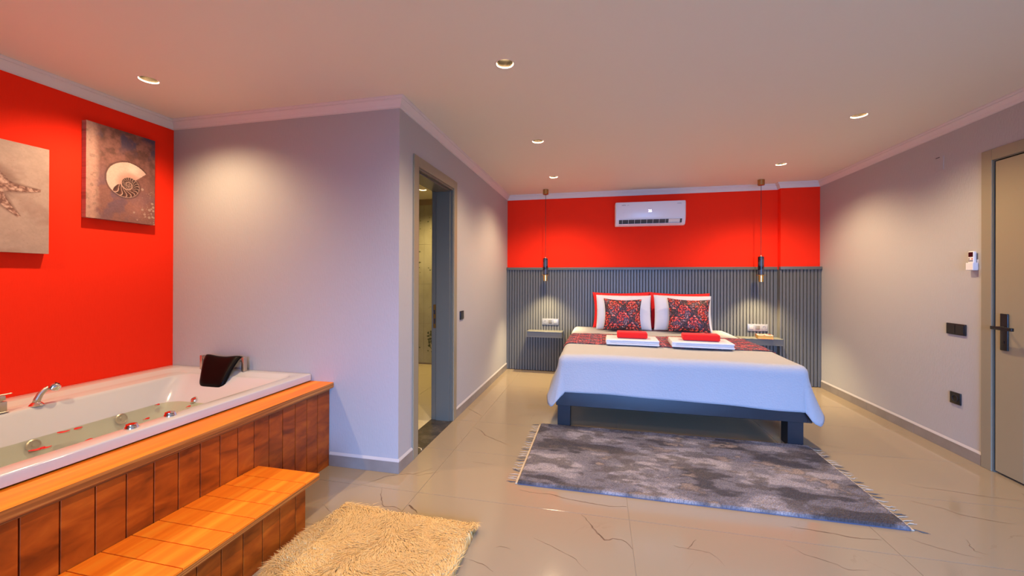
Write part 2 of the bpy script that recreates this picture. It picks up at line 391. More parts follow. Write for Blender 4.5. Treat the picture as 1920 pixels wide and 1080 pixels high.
# ceiling with recesses for the downlights
DL = [(-2.74, 1.90), (-.531, 2.187), (-.538, 3.478), (-.541, 4.735), (1.88, 4.70), (1.89, 3.43), (-2.39, 5.05),
      (-.53, .80), (-2.74, .50)]  # these two downlights are out of view, added for extra light
RO = .050
bm = bmesh.new()
gx = sorted({XL-WT, XR+WT} | {round(x+s*.12, 4) for x, y in DL for s in (-1, 1)})
gy = sorted({YR-WT, YB+WT} | {round(y+s*.12, 4) for x, y in DL for s in (-1, 1)})
def near(a, L_): return min(L_, key=lambda v: abs(v-a))
for i in range(len(gx)-1):
    for j in range(len(gy)-1):
        x0, x1, y0, y1 = gx[i], gx[i+1], gy[j], gy[j+1]
        hit = [(x, y) for x, y in DL if x0 < x < x1 and y0 < y < y1]
        sq = [(x1, y0), (x1, y1), (x0, y1), (x0, y0)]
        if not hit: bm.faces.new([bm.verts.new((x, y, H)) for x, y in sq]); continue
        hx, hy = hit[0]; n_ = 32
        inner, outer = [], []
        for k in range(n_):
            a = 2*math.pi*k/n_; c_, s_ = math.cos(a), math.sin(a)
            inner.append(bm.verts.new((hx+RO*c_, hy+RO*s_, H)))
            tx = ((x1-hx)/c_ if c_ > 1e-9 else (x0-hx)/c_ if c_ < -1e-9 else 1e9)
            ty = ((y1-hy)/s_ if s_ > 1e-9 else (y0-hy)/s_ if s_ < -1e-9 else 1e9)
            t_ = min(tx, ty); outer.append(bm.verts.new((hx+t_*c_, hy+t_*s_, H)))
        for k in range(n_): bm.faces.new((inner[k], inner[(k+1) % n_], outer[(k+1) % n_], outer[k]))
        for q in sq:   # corner fill triangles
            k = min(range(n_), key=lambda k_: (outer[k_].co.x-q[0])**2+(outer[k_].co.y-q[1])**2)
            cands = sorted(range(n_), key=lambda k_: (outer[k_].co.x-q[0])**2+(outer[k_].co.y-q[1])**2)[:2]
            if (outer[k].co-Vector((q[0], q[1], H))).length > 1e-4:
                ang = math.atan2(q[1]-hy, q[0]-hx) % (2*math.pi); k0 = int(ang/(2*math.pi)*n_) % n_
                bm.faces.new((outer[k0], outer[(k0+1) % n_], bm.verts.new((q[0], q[1], H))))
bmesh.ops.remove_doubles(bm, verts=bm.verts, dist=1e-5)
box(bm, (XL-WT, YR-WT, H+.09), (XR+WT, YB+WT, H+.16))
ceiling = struct(obj('ceiling', bm, M['ceiling']))

def wall(name, lo, hi, m_): return struct(boxobj(name, lo, hi, m_))
wl = wall('wall_left', (XL-WT, YR-WT, -.05), (XL, YP+.12, H+.05), M['red'])
wbl = wall('wall_bathroom_left', (XL-WT, YP+.12, -.05), (XL, YB, H+.05), M['bathwall'])
wp = wall('wall_partition', (XL, YP, -.05), (XP, YP+.12, H+.05), M['wall'])
# side wall of the bathroom block with its door opening
DY0, DY1, DT = 2.722, 3.458, 2.158
bm = bmesh.new()
box(bm, (XP-.2, YP+.12, -.05), (XP, DY0, H+.05)); box(bm, (XP-.2, DY1, -.05), (XP, YB, H+.05)); box(bm, (XP-.2, DY0, DT), (XP, DY1, H+.05))
ws = struct(obj('wall_bathroom_side', bm, M['wall']))
bm = bmesh.new(); box(bm, (XP-.2, YB, -.05), (XR+WT, YB+WT, H+.05))
wb = struct(obj('wall_back', bm, M['red']))
PX0, PY = 2.235, YB-.0855
boxobj('pilaster', (PX0, PY, 0), (XR, YB, H), M['red'], wb)
wbb = wall('wall_bathroom_back', (XL-WT, YB-.012, -.05), (XP-.2, YB+WT, H+.05), M['grout'])
k = 0
for zi in range(5):
    for xi in range(3):
        x0 = XL+.02+xi*.6; x1 = min(x0+.6, XP-.2); z0 = [0, .02, .63, 1.24, 1.85][zi]; z1 = [.02, .63, 1.24, 1.85, 2.46][zi]
        if zi == 0: continue
        bm = bmesh.new(); box(bm, (x0+.001, YB-.02, z0+.001), (x1-.001, YB-.012, z1-.001), .0006, 1)
        for _ in range(26):   # speckled marking on the printed marble
            cx_ = x0+.05+random.random()*(x1-x0-.1); cz_ = z0+.3+random.gauss(0, .07) if _ < 20 else z0+.1+random.random()*.4; s_ = random.uniform(.004, .018)
            vs = [bm.verts.new((cx_+s_*math.cos(a)*random.uniform(.5, 1.3), YB-.0205, cz_+s_*.7*math.sin(a)*random.uniform(.5, 1.3))) for a in [k_*math.pi/3 for k_ in range(6)]]
            bm.faces.new(vs).material_index = 1
        if zi == 1 and xi == 1:
            for _ in range(40):
                cx_ = -2.52+random.gauss(0, .045); cz_ = .33+random.gauss(0, .08); s_ = random.uniform(.01, .03)
                vs = [bm.verts.new((cx_+s_*math.cos(a)*random.uniform(.5, 1.3), YB-.0207, cz_+s_*math.sin(a)*random.uniform(.5, 1.3))) for a in [k_*math.pi/3 for k_ in range(6)]]
                bm.faces.new(vs).material_index = 1
        obj('wall_tile', bm, [M['bathwall'], M['splash']], wbb)
# right wall with the entrance door opening
EY1, EY0, ET = 3.390, 2.49, 2.158
bm = bmesh.new()
box(bm, (XR, EY1, -.05), (XR+WT, YB, H+.05)); box(bm, (XR, YR-WT, -.05), (XR+WT, EY0, H+.05)); box(bm, (XR, EY0, ET), (XR+WT, EY1, H+.05))
wr = struct(obj('wall_right', bm, M['wall']))
# wall behind the camera with a glazed balcony door
WX0, WX1, WZ1 = -.45, 2.25, 2.25
bm = bmesh.new()
box(bm, (XL, YR-WT, -.05), (WX0, YR, H+.05)); box(bm, (WX1, YR-WT, -.05), (XR, YR, H+.05)); box(bm, (WX0, YR-WT, WZ1), (WX1, YR, H+.05))
struct(obj('wall_rear', bm, M['wall']))
win = struct(thing('window_1', None, None, ((WX0+WX1)/2, YR-.1, 0)))
bm = bmesh.new(); fwd = .06
for x0, x1 in ((WX0, WX0+fwd), ((WX0+WX1)/2-.04, (WX0+WX1)/2+.04), (WX1-fwd, WX1)): box(bm, (x0, YR-.13, 0), (x1, YR-.07, WZ1))
box(bm, (WX0+fwd, YR-.13, 0), (WX1-fwd, YR-.07, .08)); box(bm, (WX0+fwd, YR-.13, WZ1-.07), (WX1-fwd, YR-.07, WZ1))
obj('window_frame', bm, M['white'], win)
bm = bmesh.new(); box(bm, (WX0+fwd, YR-.104, .08), ((WX0+WX1)/2-.04, YR-.096, WZ1-.07)); box(bm, ((WX0+WX1)/2+.04, YR-.104, .08), (WX1-fwd, YR-.096, WZ1-.07))
obj('window_pane', bm, M['pane'], win)

# crown mouldings (profile swept with mitres)
CR = [(0, .0701), (.004, .0701), (.004, .066), (.010, .064), (.013, .058), (.018, .046), (.026, .034), (.034, .024), (.037, .022), (.037, .016), (.043, .014), (.046, .008), (.048, .007), (.048, 0)]
def crown(name, path, closed=False):
    """path: points along the wall foot, room on the left-hand side of travel"""
    bm = bmesh.new(); rings = []
    n_ = len(path)
    for i, p in enumerate(path):
        p = Vector(p)
        d0 = (p-Vector(path[i-1])).normalized() if i else None; d1 = (Vector(path[i+1])-p).normalized() if i < n_-1 else None
        na = Vector((-d0.y, d0.x)) if d0 else None; nb = Vector((-d1.y, d1.x)) if d1 else None
        if na is None: m_ = nb
        elif nb is None: m_ = na
        else:
            m_ = (na+nb); m_ = m_/(1+na.dot(nb))
        rings.append([(p.x+m_.x*o_, p.y+m_.y*o_, H-d_+.0) for o_, d_ in CR]+[(p.x, p.y, H)])
    loft(bm, rings, close=True, cap0=True, cap1=True)
    return struct(obj(name, bm, M['crown']))
crown('trim_1', [(XL, YP), (XL, YR)])
crown('trim_2', [(XP, YB), (XP, YP), (XL, YP)])
crown('trim_3', [(XR, PY), (PX0, PY), (PX0, YB), (XP, YB)])
crown('trim_4', [(XR, YR), (XR, PY)])
crown('trim_5', [(XL, YR), (XR, YR)])
# skirtings: grey tiles with a small plaster lip on top
def skirting(name, axis, c, sgn, spans, joints):
    """axis 'y' runs along y at x=c, room side sgn"""
    root = struct(thing(name, None, None))
    for a, b_ in spans:
        cuts = [a]+[j for j in sorted(joints) if a+.03 < j < b_-.03]+[b_]
        for u, v in zip(cuts, cuts[1:]):
            bm = bmesh.new()
            lo, hi = sorted((c, c+sgn*.010))
            if axis == 'y': box(bm, (lo, u+.0008, 0), (hi, v-.0008, .0779), .001, 1)
            else: box(bm, (u+.0008, lo, 0), (v-.0008, hi, .0779), .001, 1)
            obj('skirting_tile', bm, M['skirt'], root)
        bm = bmesh.new(); P = [(0, .0779), (.0095, .0779), (.0085, .082), (0, .096)]
        r_ = [[((c+sgn*o_, t_, z_) if axis == 'y' else (t_, c+sgn*o_, z_)) for o_, z_ in P] for t_ in (a, b_)]
        loft(bm, r_, cap0=True, cap1=True); obj('plaster_lip', bm, M['lip'], root)
    return root
TX = -1.86
skirting('baseboard_front', 'x', YP, -1, [(TX+.002, XP+.010)], [])
skirting('baseboard_left', 'y', XP, 1, [(YP, DY0-.078), (DY1+.079, YB-.045)], [4.135+.62*k for k in range(-3, 3)])
skirting('baseboard_right', 'y', XR, -1, [(YR, EY0-.08), (EY1+.078, PY-.045)], [4.082+.62*k for k in range(-11, 3)])
skirting('baseboard_rear', 'x', YR, 1, [(XL, WX0), (WX1, XR)], [-2.5, -1.5])

# bathroom door frame (door_1)
d1 = struct(thing('door_1', None, None, (XP-.1, (DY0+DY1)/2, 0)))
CW = .076
def casing(parent, xw, sg, y0, y1, zt, m_, notch=True):
    lo, hi = sorted((xw, xw+sg*.012))
    boxobj('casing', (lo, y0-CW, 0), (hi, y0, zt+CW), m_, parent, .002, 1)
    boxobj('casing', (lo, y1, 0), (hi, y1+CW, zt+CW), m_, parent, .002, 1)
    boxobj('casing', (lo, y0, zt), (hi, y1, zt+CW), m_, parent, .002, 1)
casing(d1, XP, 1, DY0, DY1, DT, M['frame'])
casing(d1, XP-.2, -1, DY0, DY1, DT, M['frame'])
bm = bmesh.new(); box(bm, (XP-.2, DY1-.018, 0), (XP+.004, DY1, DT)); box(bm, (XP-.2, DY0, 0), (XP+.004, DY0+.018, DT)); box(bm, (XP-.2, DY0+.018, DT-.018), (XP+.004, DY1-.018, DT))
obj('jamb', bm, M['jambpaint'], d1)
bm = bmesh.new()   # door stop running round the lining
box(bm, (XP-.155, DY1-.031, 0), (XP-.02, DY1-.018, DT-.018), .002, 1); box(bm, (XP-.155, DY0+.018, 0), (XP-.02, DY0+.031, DT-.018), .002, 1); box(bm, (XP-.155, DY0+.031, DT-.031), (XP-.02, DY1-.031, DT-.018), .002, 1)
obj('door_stop', bm, M['jambpaint'], d1)
bm = bmesh.new(); box(bm, (XP-.186, DY1-.0205, .86), (XP-.160, DY1-.0175, 1.08), .001, 1); box(bm, (XP-.180, DY1-.0215, .99), (XP-.166, DY1-.0195, 1.03), 0, 1, 1); box(bm, (XP-.180, DY1-.0215, .90), (XP-.166, DY1-.0195, .95), 0, 1, 1)
tag(obj('strike_plate', bm, [M['darkbrass'], M['hole']], d1), 'bronze strike plate')
bm = bmesh.new(); box(bm, (XP-.205, DY0+.01, -.004), (XP+.006, DY1-.01, .006), .001, 1)
pts = [(-1.535, 2.885), (-1.47, 2.862), (-1.40, 2.852), (-1.345, 2.832), (-1.325, 2.80)]
for (x0, y0), (x1, y1) in zip(pts, pts[1:]):
    nx, ny = nrm((x0, y0), (x1, y1)); w = .0035
    bm.faces.new([bm.verts.new((x+s*nx*w, y+s*ny*w, .0064)) for x, y, s in ((x0, y0, 1), (x0, y0, -1), (x1, y1, -1), (x1, y1, 1))]).material_index = 1
tag(obj('threshold', bm, [M['darkstone'], M['whitevein']], d1), 'dark marble threshold with a white vein')

# entrance door (door_2)
d2 = struct(thing('door_2', None, None, (XR, (EY0+EY1)/2, 0)))
casing(d2, XR, -1, EY0, EY1, ET, M['frame'])
bm = bmesh.new(); box(bm, (XR-.004, EY1-.006, 0), (XR+WT, EY1, ET)); box(bm, (XR-.004, EY0, 0), (XR+WT, EY0+.012, ET)); box(bm, (XR-.004, EY0+.012, ET-.006), (XR+WT, EY1-.006, ET))
box(bm, (XR+.05, EY0, 0), (XR+WT, EY1, ET))
obj('jamb', bm, M['jambpaint'], d2)
leaf = None
bm = bmesh.new()
yl = [EY0+.018, 2.75, 3.185, EY1-.014]
for a, b_ in zip(yl, yl[1:]): box(bm, (XR-.001, a+.0015, .014), (XR+.042, b_-.0015, ET-.014), .0012, 1)
box(bm, (XR+.004, EY0+.02, .014), (XR+.04, EY1-.016, ET-.016))
leaf = obj('door_leaf', bm, M['leaf'], d2)
bm = bmesh.new(); box(bm, (XR-.011, 3.281, .850), (XR-.001, 3.333, 1.100), .012, 4)
hx_ = XR-.011
tube(bm, [(hx_, 3.307, 1.004), (hx_-.055, 3.307, 1.004)], .010, 16)
box(bm, (hx_-.066, 3.175, .993), (hx_-.050, 3.318, 1.015), .003, 2)
lathe(bm, [(.009, 0), (.009, -.003)], (hx_, 3.307, .905), 'x', 16)
tag(obj('door_handle', bm, M['blackmetal'], d2, angle=30), 'black lever handle on long rounded plate')

# ================================================================== HEADBOARD PANELLING
pnl = thing('slatted_headboard', 'anthracite headboard panelling of vertical slats across the red back wall', 'headboard', ((XP+XR)/2, YB-.02, 0))
boxobj('backing_board', (XP+.001, YB-.022, .006), (PX0-.02, YB-.001, 1.455), M['anthraciteback'], pnl)
boxobj('backing_board', (PX0, PY-.022, .006), (XR-.004, PY-.001, 1.455), M['anthraciteback'], pnl)
def slat(x, yf, w, h_):
    bm = bmesh.new(); y0 = yf+.018
    pr = [(-w/2, y0), (-w/2, yf+.004), (-w/2+.003, yf), (w/2-.003, yf), (w/2, yf+.004), (w/2, y0)]
    loft(bm, [[(x+a, b_, z) for a, b_ in pr] for z in (.006, h_)], cap0=True, cap1=True)
    return bm
base = None; pitch_ = .0389
n1 = int((PX0-.025-XP-.003)/pitch_); x0 = XP+.001+pitch_/2
for k in range(n1):
    if base is None: base = obj('slat', slat(x0, YB-.040, .0315, 1.452), M['anthracite'], pnl)
    else: c = base.copy(); COL.objects.link(c); c.location.x += k*pitch_
last = x0+(n1-1)*pitch_+.0158
boxobj('slat', (last+.008, YB-.040, .006), (PX0-.022, YB-.022, 1.452), M['anthracite'], pnl)
boxobj('slat', (PX0-.022, PY-.040, .006), (PX0-.0008, YB-.0225, 1.452), M['anthracite'], pnl)
b2 = None; x0 = PX0+.006+.0389/2
for k in range(11):
    if b2 is None: b2 = obj('slat', slat(x0, PY-.040, .0315, 1.452), M['anthracite'], pnl)
    else: c = b2.copy(); COL.objects.link(c); c.location.x += k*.0386
boxobj('top_rail', (XP+.002, YB-.062, 1.452), (PX0-.024, YB-.001, 1.489), M['anthracite'], pnl, .003, 2)
boxobj('top_rail', (PX0-.024, PY-.062, 1.452), (XR-.002, PY-.001, 1.489), M['anthracite'], pnl, .003, 2)

# bedside shelves
for x0, lab in ((-.99, 'dark grey floating bedside shelf, bare, left of the bed'), (1.722, 'dark grey floating bedside shelf with a book on it, right of the bed')):
    s = thing('bedside_shelf', lab, 'shelf', (x0+.245, 5.54, .55), 'floating bedside shelves')
    bm = bmesh.new(); box(bm, (x0, 5.445, .508), (x0+.49, YB-.0402, .584)); obj('shelf_box', bm, M['anthracite'], s)
    boxobj('shelf_top', (x0-.002, 5.440, .584), (x0+.492, YB-.0402, .590), M['anthracite'], s, .001, 1)

# socket plates over the shelves
def plate(name, x0, z0, order, lab):
    t_ = thing(name, lab, 'socket', (x0+.118, YB-.045, z0+.045), 'triple socket plates on the headboard')
    boxobj('plate', (x0, YB-.050, z0), (x0+.236, YB-.0405, z0+.090), M['plate'], t_, .003, 2)
    for k, w in enumerate(order):
        cx_ = x0+.043+k*.075
        if w == 's':
            bm = bmesh.new(); lathe(bm, [(.026, 0), (.026, -.003), (.020, -.003), (.019, .004), (.0, .004)], (cx_, YB-.050, z0+.045), 'y', 28, cap=False)
            for f_ in bm.faces:
                if f_.calc_center_median().y > YB-.0505: f_.material_index = 1
            for sx in (-.009, .009): lathe(bm, [(.003, 0), (.003, -.002)], (cx_+sx, YB-.0465, z0+.045), 'y', 10)
            obj('socket_outlet', bm, [M['rocker'], M['hole']], t_)
        else:
            tag(boxobj('rocker_switch', (cx_-.025, YB-.054, z0+.02), (cx_+.025, YB-.0495, z0+.07), M['rocker'] if w == 'r' else M['rockerdark'], t_, .002, 2), 'silver switch rocker' if w == 'r' else 'dark grey blank insert')
    return t_
plate('socket_plate', -.802, .666, 'sdr', 'grey triple socket and switch plate above the bare left shelf')
plate('socket_plate', 1.870, .663, 'rds', 'grey triple socket and switch plate above the shelf with the book')

# ================================================================== WALL FITTINGS
def rplate(y0, y1, z0, z1, name, lab, cat, kind):
    t_ = thing(name, lab, cat, (XR, (y0+y1)/2, z0))
    boxobj('plate', (XR-.010, y0, z0), (XR+.001, y1, z1), M['black'], t_, .002, 2)
    if kind == 'switch':
        w = (y1-y0-.02)/2
        for k in range(2): boxobj('rocker', (XR-.014, y0+.008+k*(w+.004), z0+.010), (XR-.009, y0+.008+k*(w+.004)+w, z1-.010), M['blackmetal'], t_, .001, 1)
    else:
        bm = bmesh.new(); lathe(bm, [(.028, 0), (.028, -.003), (.021, -.003), (.020, .006), (.0, .006)], (XR-.010, (y0+y1)/2, (z0+z1)/2), 'x', 28, cap=False)
        for s_ in (-.0095, .0095): lathe(bm, [(.003, 0), (.003, -.004)], (XR-.005, (y0+y1)/2+s_, (z0+z1)/2), 'x', 8)
        obj('outlet', bm, M['hole'], t_)
    return t_
rplate(3.593, 3.757, .908, .992, 'light_switch', 'black double light switch left of the entrance door', 'switch', 'switch')
rplate(3.634, 3.724, .378, .466, 'power_socket', 'black square power socket low on the right wall', 'socket', 'sock')
t_ = thing('light_switch', 'small black switch right of the bathroom door opening', 'switch', (XP, 3.69, .92))
boxobj('plate', (XP-.001, 3.640, .922), (XP+.010, 3.738, 1.005), M['black'], t_, .002, 2)
boxobj('rocker', (XP+.009, 3.655, .934), (XP+.014, 3.723, .993), M['blackmetal'], t_, .001, 1)
t_ = thing('blank_cover_plate', 'painted square cover plate high on the right wall', 'cover plate', (XR, 3.84, 2.26))
boxobj('cover', (XR-.003, 3.795, 2.205), (XR+.001, 3.893, 2.318), M['wall'], t_, .001, 1)
boxobj('slot', (XR-.0036, 3.83, 2.308), (XR-.002, 3.868, 2.314), M['hole'], t_)
# remote control in its wall holder
t_ = thing('remote_holder', 'white wall holder for the air conditioner remote', 'remote holder', (XR, 3.525, 1.40))
bm = bmesh.new(); box(bm, (XR-.004, 3.500, 1.398), (XR+.001, 3.552, 1.475), .002, 1)
box(bm, (XR-.034, 3.497, 1.396), (XR-.004, 3.555, 1.402), .002, 1); box(bm, (XR-.036, 3.497, 1.398), (XR-.031, 3.555, 1.450), .002, 1)
for y_ in (3.497, 3.551): box(bm, (XR-.034, y_, 1.398), (XR-.003, y_+.004, 1.452), .001, 1)
obj('cradle', bm, M['white'], t_)
t_ = thing('remote_control', 'white remote control with dark screen standing in the wall holder', 'remote', (XR-.018, 3.526, 1.403), )
boxobj('case', (XR-.027, 3.503, 1.404), (XR-.008, 3.549, 1.535), M['white'], t_, .005, 3)
boxobj('screen', (XR-.0280, 3.508, 1.494), (XR-.0265, 3.544, 1.529), M['screen'], t_, .001, 1)
for y_, z_, m_ in ((3.514, 1.480, 'redbutton'), (3.538, 1.480, 'greybutton'), (3.514, 1.466, 'greybutton'), (3.526, 1.466, 'greybutton'), (3.538, 1.466, 'greybutton')):
    bm = bmesh.new(); lathe(bm, [(.0045, 0), (.0045, -.0025)], (XR-.0262, y_, z_), 'x', 12); obj('button', bm, M[m_], t_)

# air conditioner
ac = thing('air_conditioner', 'white split air conditioner mounted high on the red wall above the bed', 'air conditioner', (.655, YB-.1, 2.04))
AX0, AX1, AZ0, AZ1 = .206, 1.100, 2.040, 2.356
bm = bmesh.new()
prof = [(YB, AZ0+.03), (YB-.05, AZ0+.004), (YB-.10, AZ0), (YB-.135, AZ0+.006), (YB-.150, AZ0+.016), (YB-.188, AZ0+.072), (YB-.198, AZ0+.10), (YB-.200, AZ1-.03), (YB-.196, AZ1-.008), (YB-.185, AZ1), (YB, AZ1)]
loft(bm, [[(x, YB+(y-YB)*s_, (AZ0+AZ1)/2+(z-(AZ0+AZ1)/2)*q_) for y, z in prof] for x, s_, q_ in ((AX0, .86, .95), (AX0+.006, .95, .985), (AX0+.018, 1, 1), (AX1-.018, 1, 1), (AX1-.006, .95, .985), (AX1, .86, .95))], cap0=True, cap1=True)
obj('body', bm, M['white'], ac, angle=30)
boxobj('front_panel', (AX0+.024, YB-.2045, AZ0+.096), (AX1-.022, YB-.195, AZ1-.006), M['white'], ac, .004, 2)
# outlet: recessed mouth with vanes and open flap
bm = bmesh.new(); loft(bm, [[(x, YB-.164, AZ0+.030), (x, YB-.1955, AZ0+.078), (x, YB-.178, AZ0+.078), (x, YB-.145, AZ0+.03)] for x in (AX0+.05, AX1-.05)], cap0=True, cap1=True)
obj('outlet', bm, M['darkslot'], ac)
for k in range(10):
    x_ = AX0+.095+k*.078
    bm = bmesh.new(); loft(bm, [[(x_+s_, YB-.168, AZ0+.031), (x_+s_, YB-.199, AZ0+.077), (x_+s_, YB-.175, AZ0+.074), (x_+s_, YB-.150, AZ0+.03)] for s_ in (-.0018, .0018)], cap0=True, cap1=True)
    obj('vane', bm, M['white'], ac)
bm = bmesh.new(); loft(bm, [[(x, YB-.158, AZ0+.014), (x, YB-.182, AZ0+.020), (x, YB-.183, AZ0+.024), (x, YB-.156, AZ0+.020)] for x in (AX0+.055, AX1-.055)], cap0=True, cap1=True)
obj('flap', bm, M['white'], ac)
bm = bmesh.new(); loft(bm, [[(x, YB-.168, AZ0+.032), (x, YB-.199, AZ0+.076), (x, YB-.190, AZ0+.076), (x, YB-.158, AZ0+.032)] for x in (AX1-.215, AX1-.075)], cap0=True, cap1=True)
obj('inner_flap', bm, M['trimring'], ac)
text('lettering', 'SIGMA', .018, (AX0+.112, YB-.2048, AZ1-.043), (R(90), 0, 0), M['ink'], ac)
text('lettering', 'smart', .012, (AX0+.168, YB-.2048, AZ1-.043), (R(90), 0, 0), M['greybutton'], ac)
text('lettering', 'INVERTER', .011, (AX1-.085, YB-.2048, AZ1-.040), (R(90), 0, 0), M['ink'], ac)
tag(text('display', '26', .046, ((AX0+AX1)/2-.002, YB-.2048, AZ0+.188), (R(90), 0, 0), M['led'], ac), 'lit digits reading 26')

# pendants
for px, lab in ((-.7215, 'black marble and brass pendant lamp hanging left of the bed'), (1.9345, 'black marble and brass pendant lamp hanging right of the bed')):
    py = 5.377
    p = thing('pendant_lamp', lab, 'pendant lamp', (px, py, H), 'bedside pendant lamps')
    bm = bmesh.new(); lathe(bm, [(.030, -.001), (.038, -.003), (.038, -.062), (.034, -.068), (.006, -.068)], (px, py, H), 'z', 32); obj('ceiling_rose', bm, M['darkbrass'], p, angle=30)
    bm = bmesh.new(); lathe(bm, [(.0028, -.066), (.0028, H-0-.0)], (px, py, H), 'z', 8) if False else lathe(bm, [(.0028, 1.618), (.0028, H-.064)], (px, py, 0), 'z', 8); obj('cable', bm, M['cable'], p)
    bm = bmesh.new(); lathe(bm, [(.007, 1.606), (.007, 1.622), (.004, 1.624)], (px, py, 0), 'z', 16); obj('cord_grip', bm, M['brass'], p)
    bm = bmesh.new(); lathe(bm, [(.030, 1.382), (.033, 1.384), (.033, 1.604), (.031, 1.607)], (px, py, 0), 'z', 32); tag(obj('body', bm, M['blackmarble'], p, angle=30), 'black marble cylinder')
    bm = bmesh.new(); lathe(bm, [(.056, 1.376), (.057, 1.379), (.056, 1.382)], (px, py, 0), 'z', 40); obj('disc', bm, M['brass'], p, angle=30)
    bm = bmesh.new(); lathe(bm, [(.029, 1.376), (.029, 1.299), (.026, 1.297), (.026, 1.34)], (px, py, 0), 'z', 32, cap=False); obj('shade', bm, M['brass'], p, angle=30)
    bm = bmesh.new(); lathe(bm, [(.0255, 1.336), (.0255, 1.340)], (px, py, 0), 'z', 24); obj('bulb', bm, M['lamp'], p)
    l_ = bpy.data.lights.new('pendant_light', 'SPOT'); l_.energy = PEND_W*3; l_.color = (1, .80, .45); l_.spot_size = R(105); l_.spot_blend = .9; l_.shadow_soft_size = .012
    lo_ = bpy.data.objects.new('pendant_light', l_); COL.objects.link(lo_); lo_.parent = p; lo_.location = (0, 0, 1.318-H)

# downlights
first = None
LBL = ['round recessed ceiling downlight above the bathtub', 'round recessed ceiling downlight nearest the camera, in front of the partition corner',
       'round recessed ceiling downlight beside the bathroom door, second of the left row', 'round recessed ceiling downlight just in front of the left pendant lamp',
       'round recessed ceiling downlight just in front of the right pendant lamp', 'round recessed ceiling downlight near the right wall and entrance door',
       'round downlight in the bathroom ceiling seen through the door opening']
for i, (x, y) in enumerate(DL):
    if first is None:
        r_ = first = thing('ceiling_downlight', '', 'downlight', (x, y, H), 'recessed ceiling downlights')
        bm = bmesh.new(); lathe(bm, [(.0485, .001), (.0500, -.0005), (.058, -.0005), (.0585, .0), (.0585, .0002)], (x, y, H), 'z', 40, cap=False)
        lathe(bm, [(.0485, .001), (.046, .006)], (x, y, H), 'z', 40, cap=False); obj('trim_ring', bm, M['trimring'], r_, smooth=True)
        bm = bmesh.new(); lathe(bm, [(.046, .006), (.040, .030), (.034, .044), (.034, .062)], (x, y, H), 'z', 40, cap=False); obj('reflector', bm, M['reflector'], r_, smooth=True)
        bm = bmesh.new(); lathe(bm, [(.0335, .046), (.0335, .060)], (x, y, H), 'z', 32); obj('lamp', bm, M['lamp'], r_)
        l_ = bpy.data.lights.new('downlight', 'SPOT'); l_.energy = SPOT_W; l_.color = WARM; l_.spot_size = R(140); l_.spot_blend = .9; l_.shadow_soft_size = .022
        lo_ = bpy.data.objects.new('downlight', l_); COL.objects.link(lo_); lo_.parent = r_; lo_.location = (0, 0, .018)
    else:
        r_ = copy_tree(first); r_.location = (x, y, H)
    r_['label'] = LBL[i] if i < 7 else ['round recessed ceiling downlight over the rug area, behind the photographer', 'round recessed ceiling downlight over the hidden foot end of the bathtub'][i-7]
    if i == 0:
        for ch_ in bpy.data.objects:
            if ch_.parent == r_ and ch_.type == 'LIGHT': ch_.data = ch_.data.copy(); ch_.data.energy = SPOT_W*.82
    if i in (3, 4):
        for ch_ in bpy.data.objects:
            if ch_.parent == r_ and ch_.type == 'LIGHT': ch_.data = ch_.data.copy(); ch_.data.energy = SPOT_W*1.25
    if i == 6: # bathroom lamp is yellower
        for ch_ in bpy.data.objects:
            if ch_.parent == r_ and ch_.type == 'LIGHT':
                ch_.data = ch_.data.copy(); ch_.data.color = (1, .72, .28); ch_.data.energy = SPOT_W*1.0

# ================================================================== BATHTUB
TZ = .64
tub = thing('bathtub', 'white acrylic whirlpool bathtub set into the wooden surround', 'bathtub', ((XL-2.0)/2, 1.5, 0))
X0, X1, Y0, Y1 = XL+.001, -2.003, .56, YP-.001
rings = [rrect(X0, X1, Y0, Y1, .02, .596), rrect(X0, X1, Y0, Y1, .02, TZ-.008), rrect(X0+.003, X1-.003, Y0+.003, Y1-.003, .02, TZ-.002), rrect(X0+.010, X1-.010, Y0+.010, Y1-.010, .02, TZ)]
def rr(xa, xb, ya, yb_, r_, z): rings.append(rrect(xa, xb, ya, yb_, r_, z))
rr(-3.155, -2.090, .78, 2.385, .07, TZ)
rr(-3.148, -2.096, .79, 2.378, .07, TZ-.002)
rr(-3.110, -2.104, .81, 2.345, .07, TZ-.018)
rr(-3.095, -2.110, .82, 2.335, .07, TZ-.022)
rr(-3.012, -2.116, .83, 2.325, .08, TZ-.024)
rr(-3.000, -2.122, .84, 2.315, .08, TZ-.030)
rr(-2.992, -2.130, .85, 2.300, .09, TZ-.045)
rr(-2.965, -2.150, .87, 2.250, .10, .56)
rr(-2.915, -2.180, .90, 2.165, .11, .47)
rr(-2.880, -2.210, .93, 2.080, .12, .38)
rr(-2.840, -2.240, .97, 1.960, .13, .28)
rr(-2.800, -2.280, 1.01, 1.880, .13, .21)
rr(-2.740, -2.340, 1.06, 1.800, .12, .185)
bm = bmesh.new(); loft(bm, rings, cap1=True)
shell = obj('tub_shell', bm, M['acrylic'], tub, angle=50)
wat = obj('bath_water', (lambda b_: (loft(b_, [rrect(-2.912, -2.182, .902, 2.162, .11, .470)], cap0=True), b_)[1])(bmesh.new()), M['water'])
tag(wat, 'pale green water filling the whirlpool bathtub', 'water', kind='stuff')
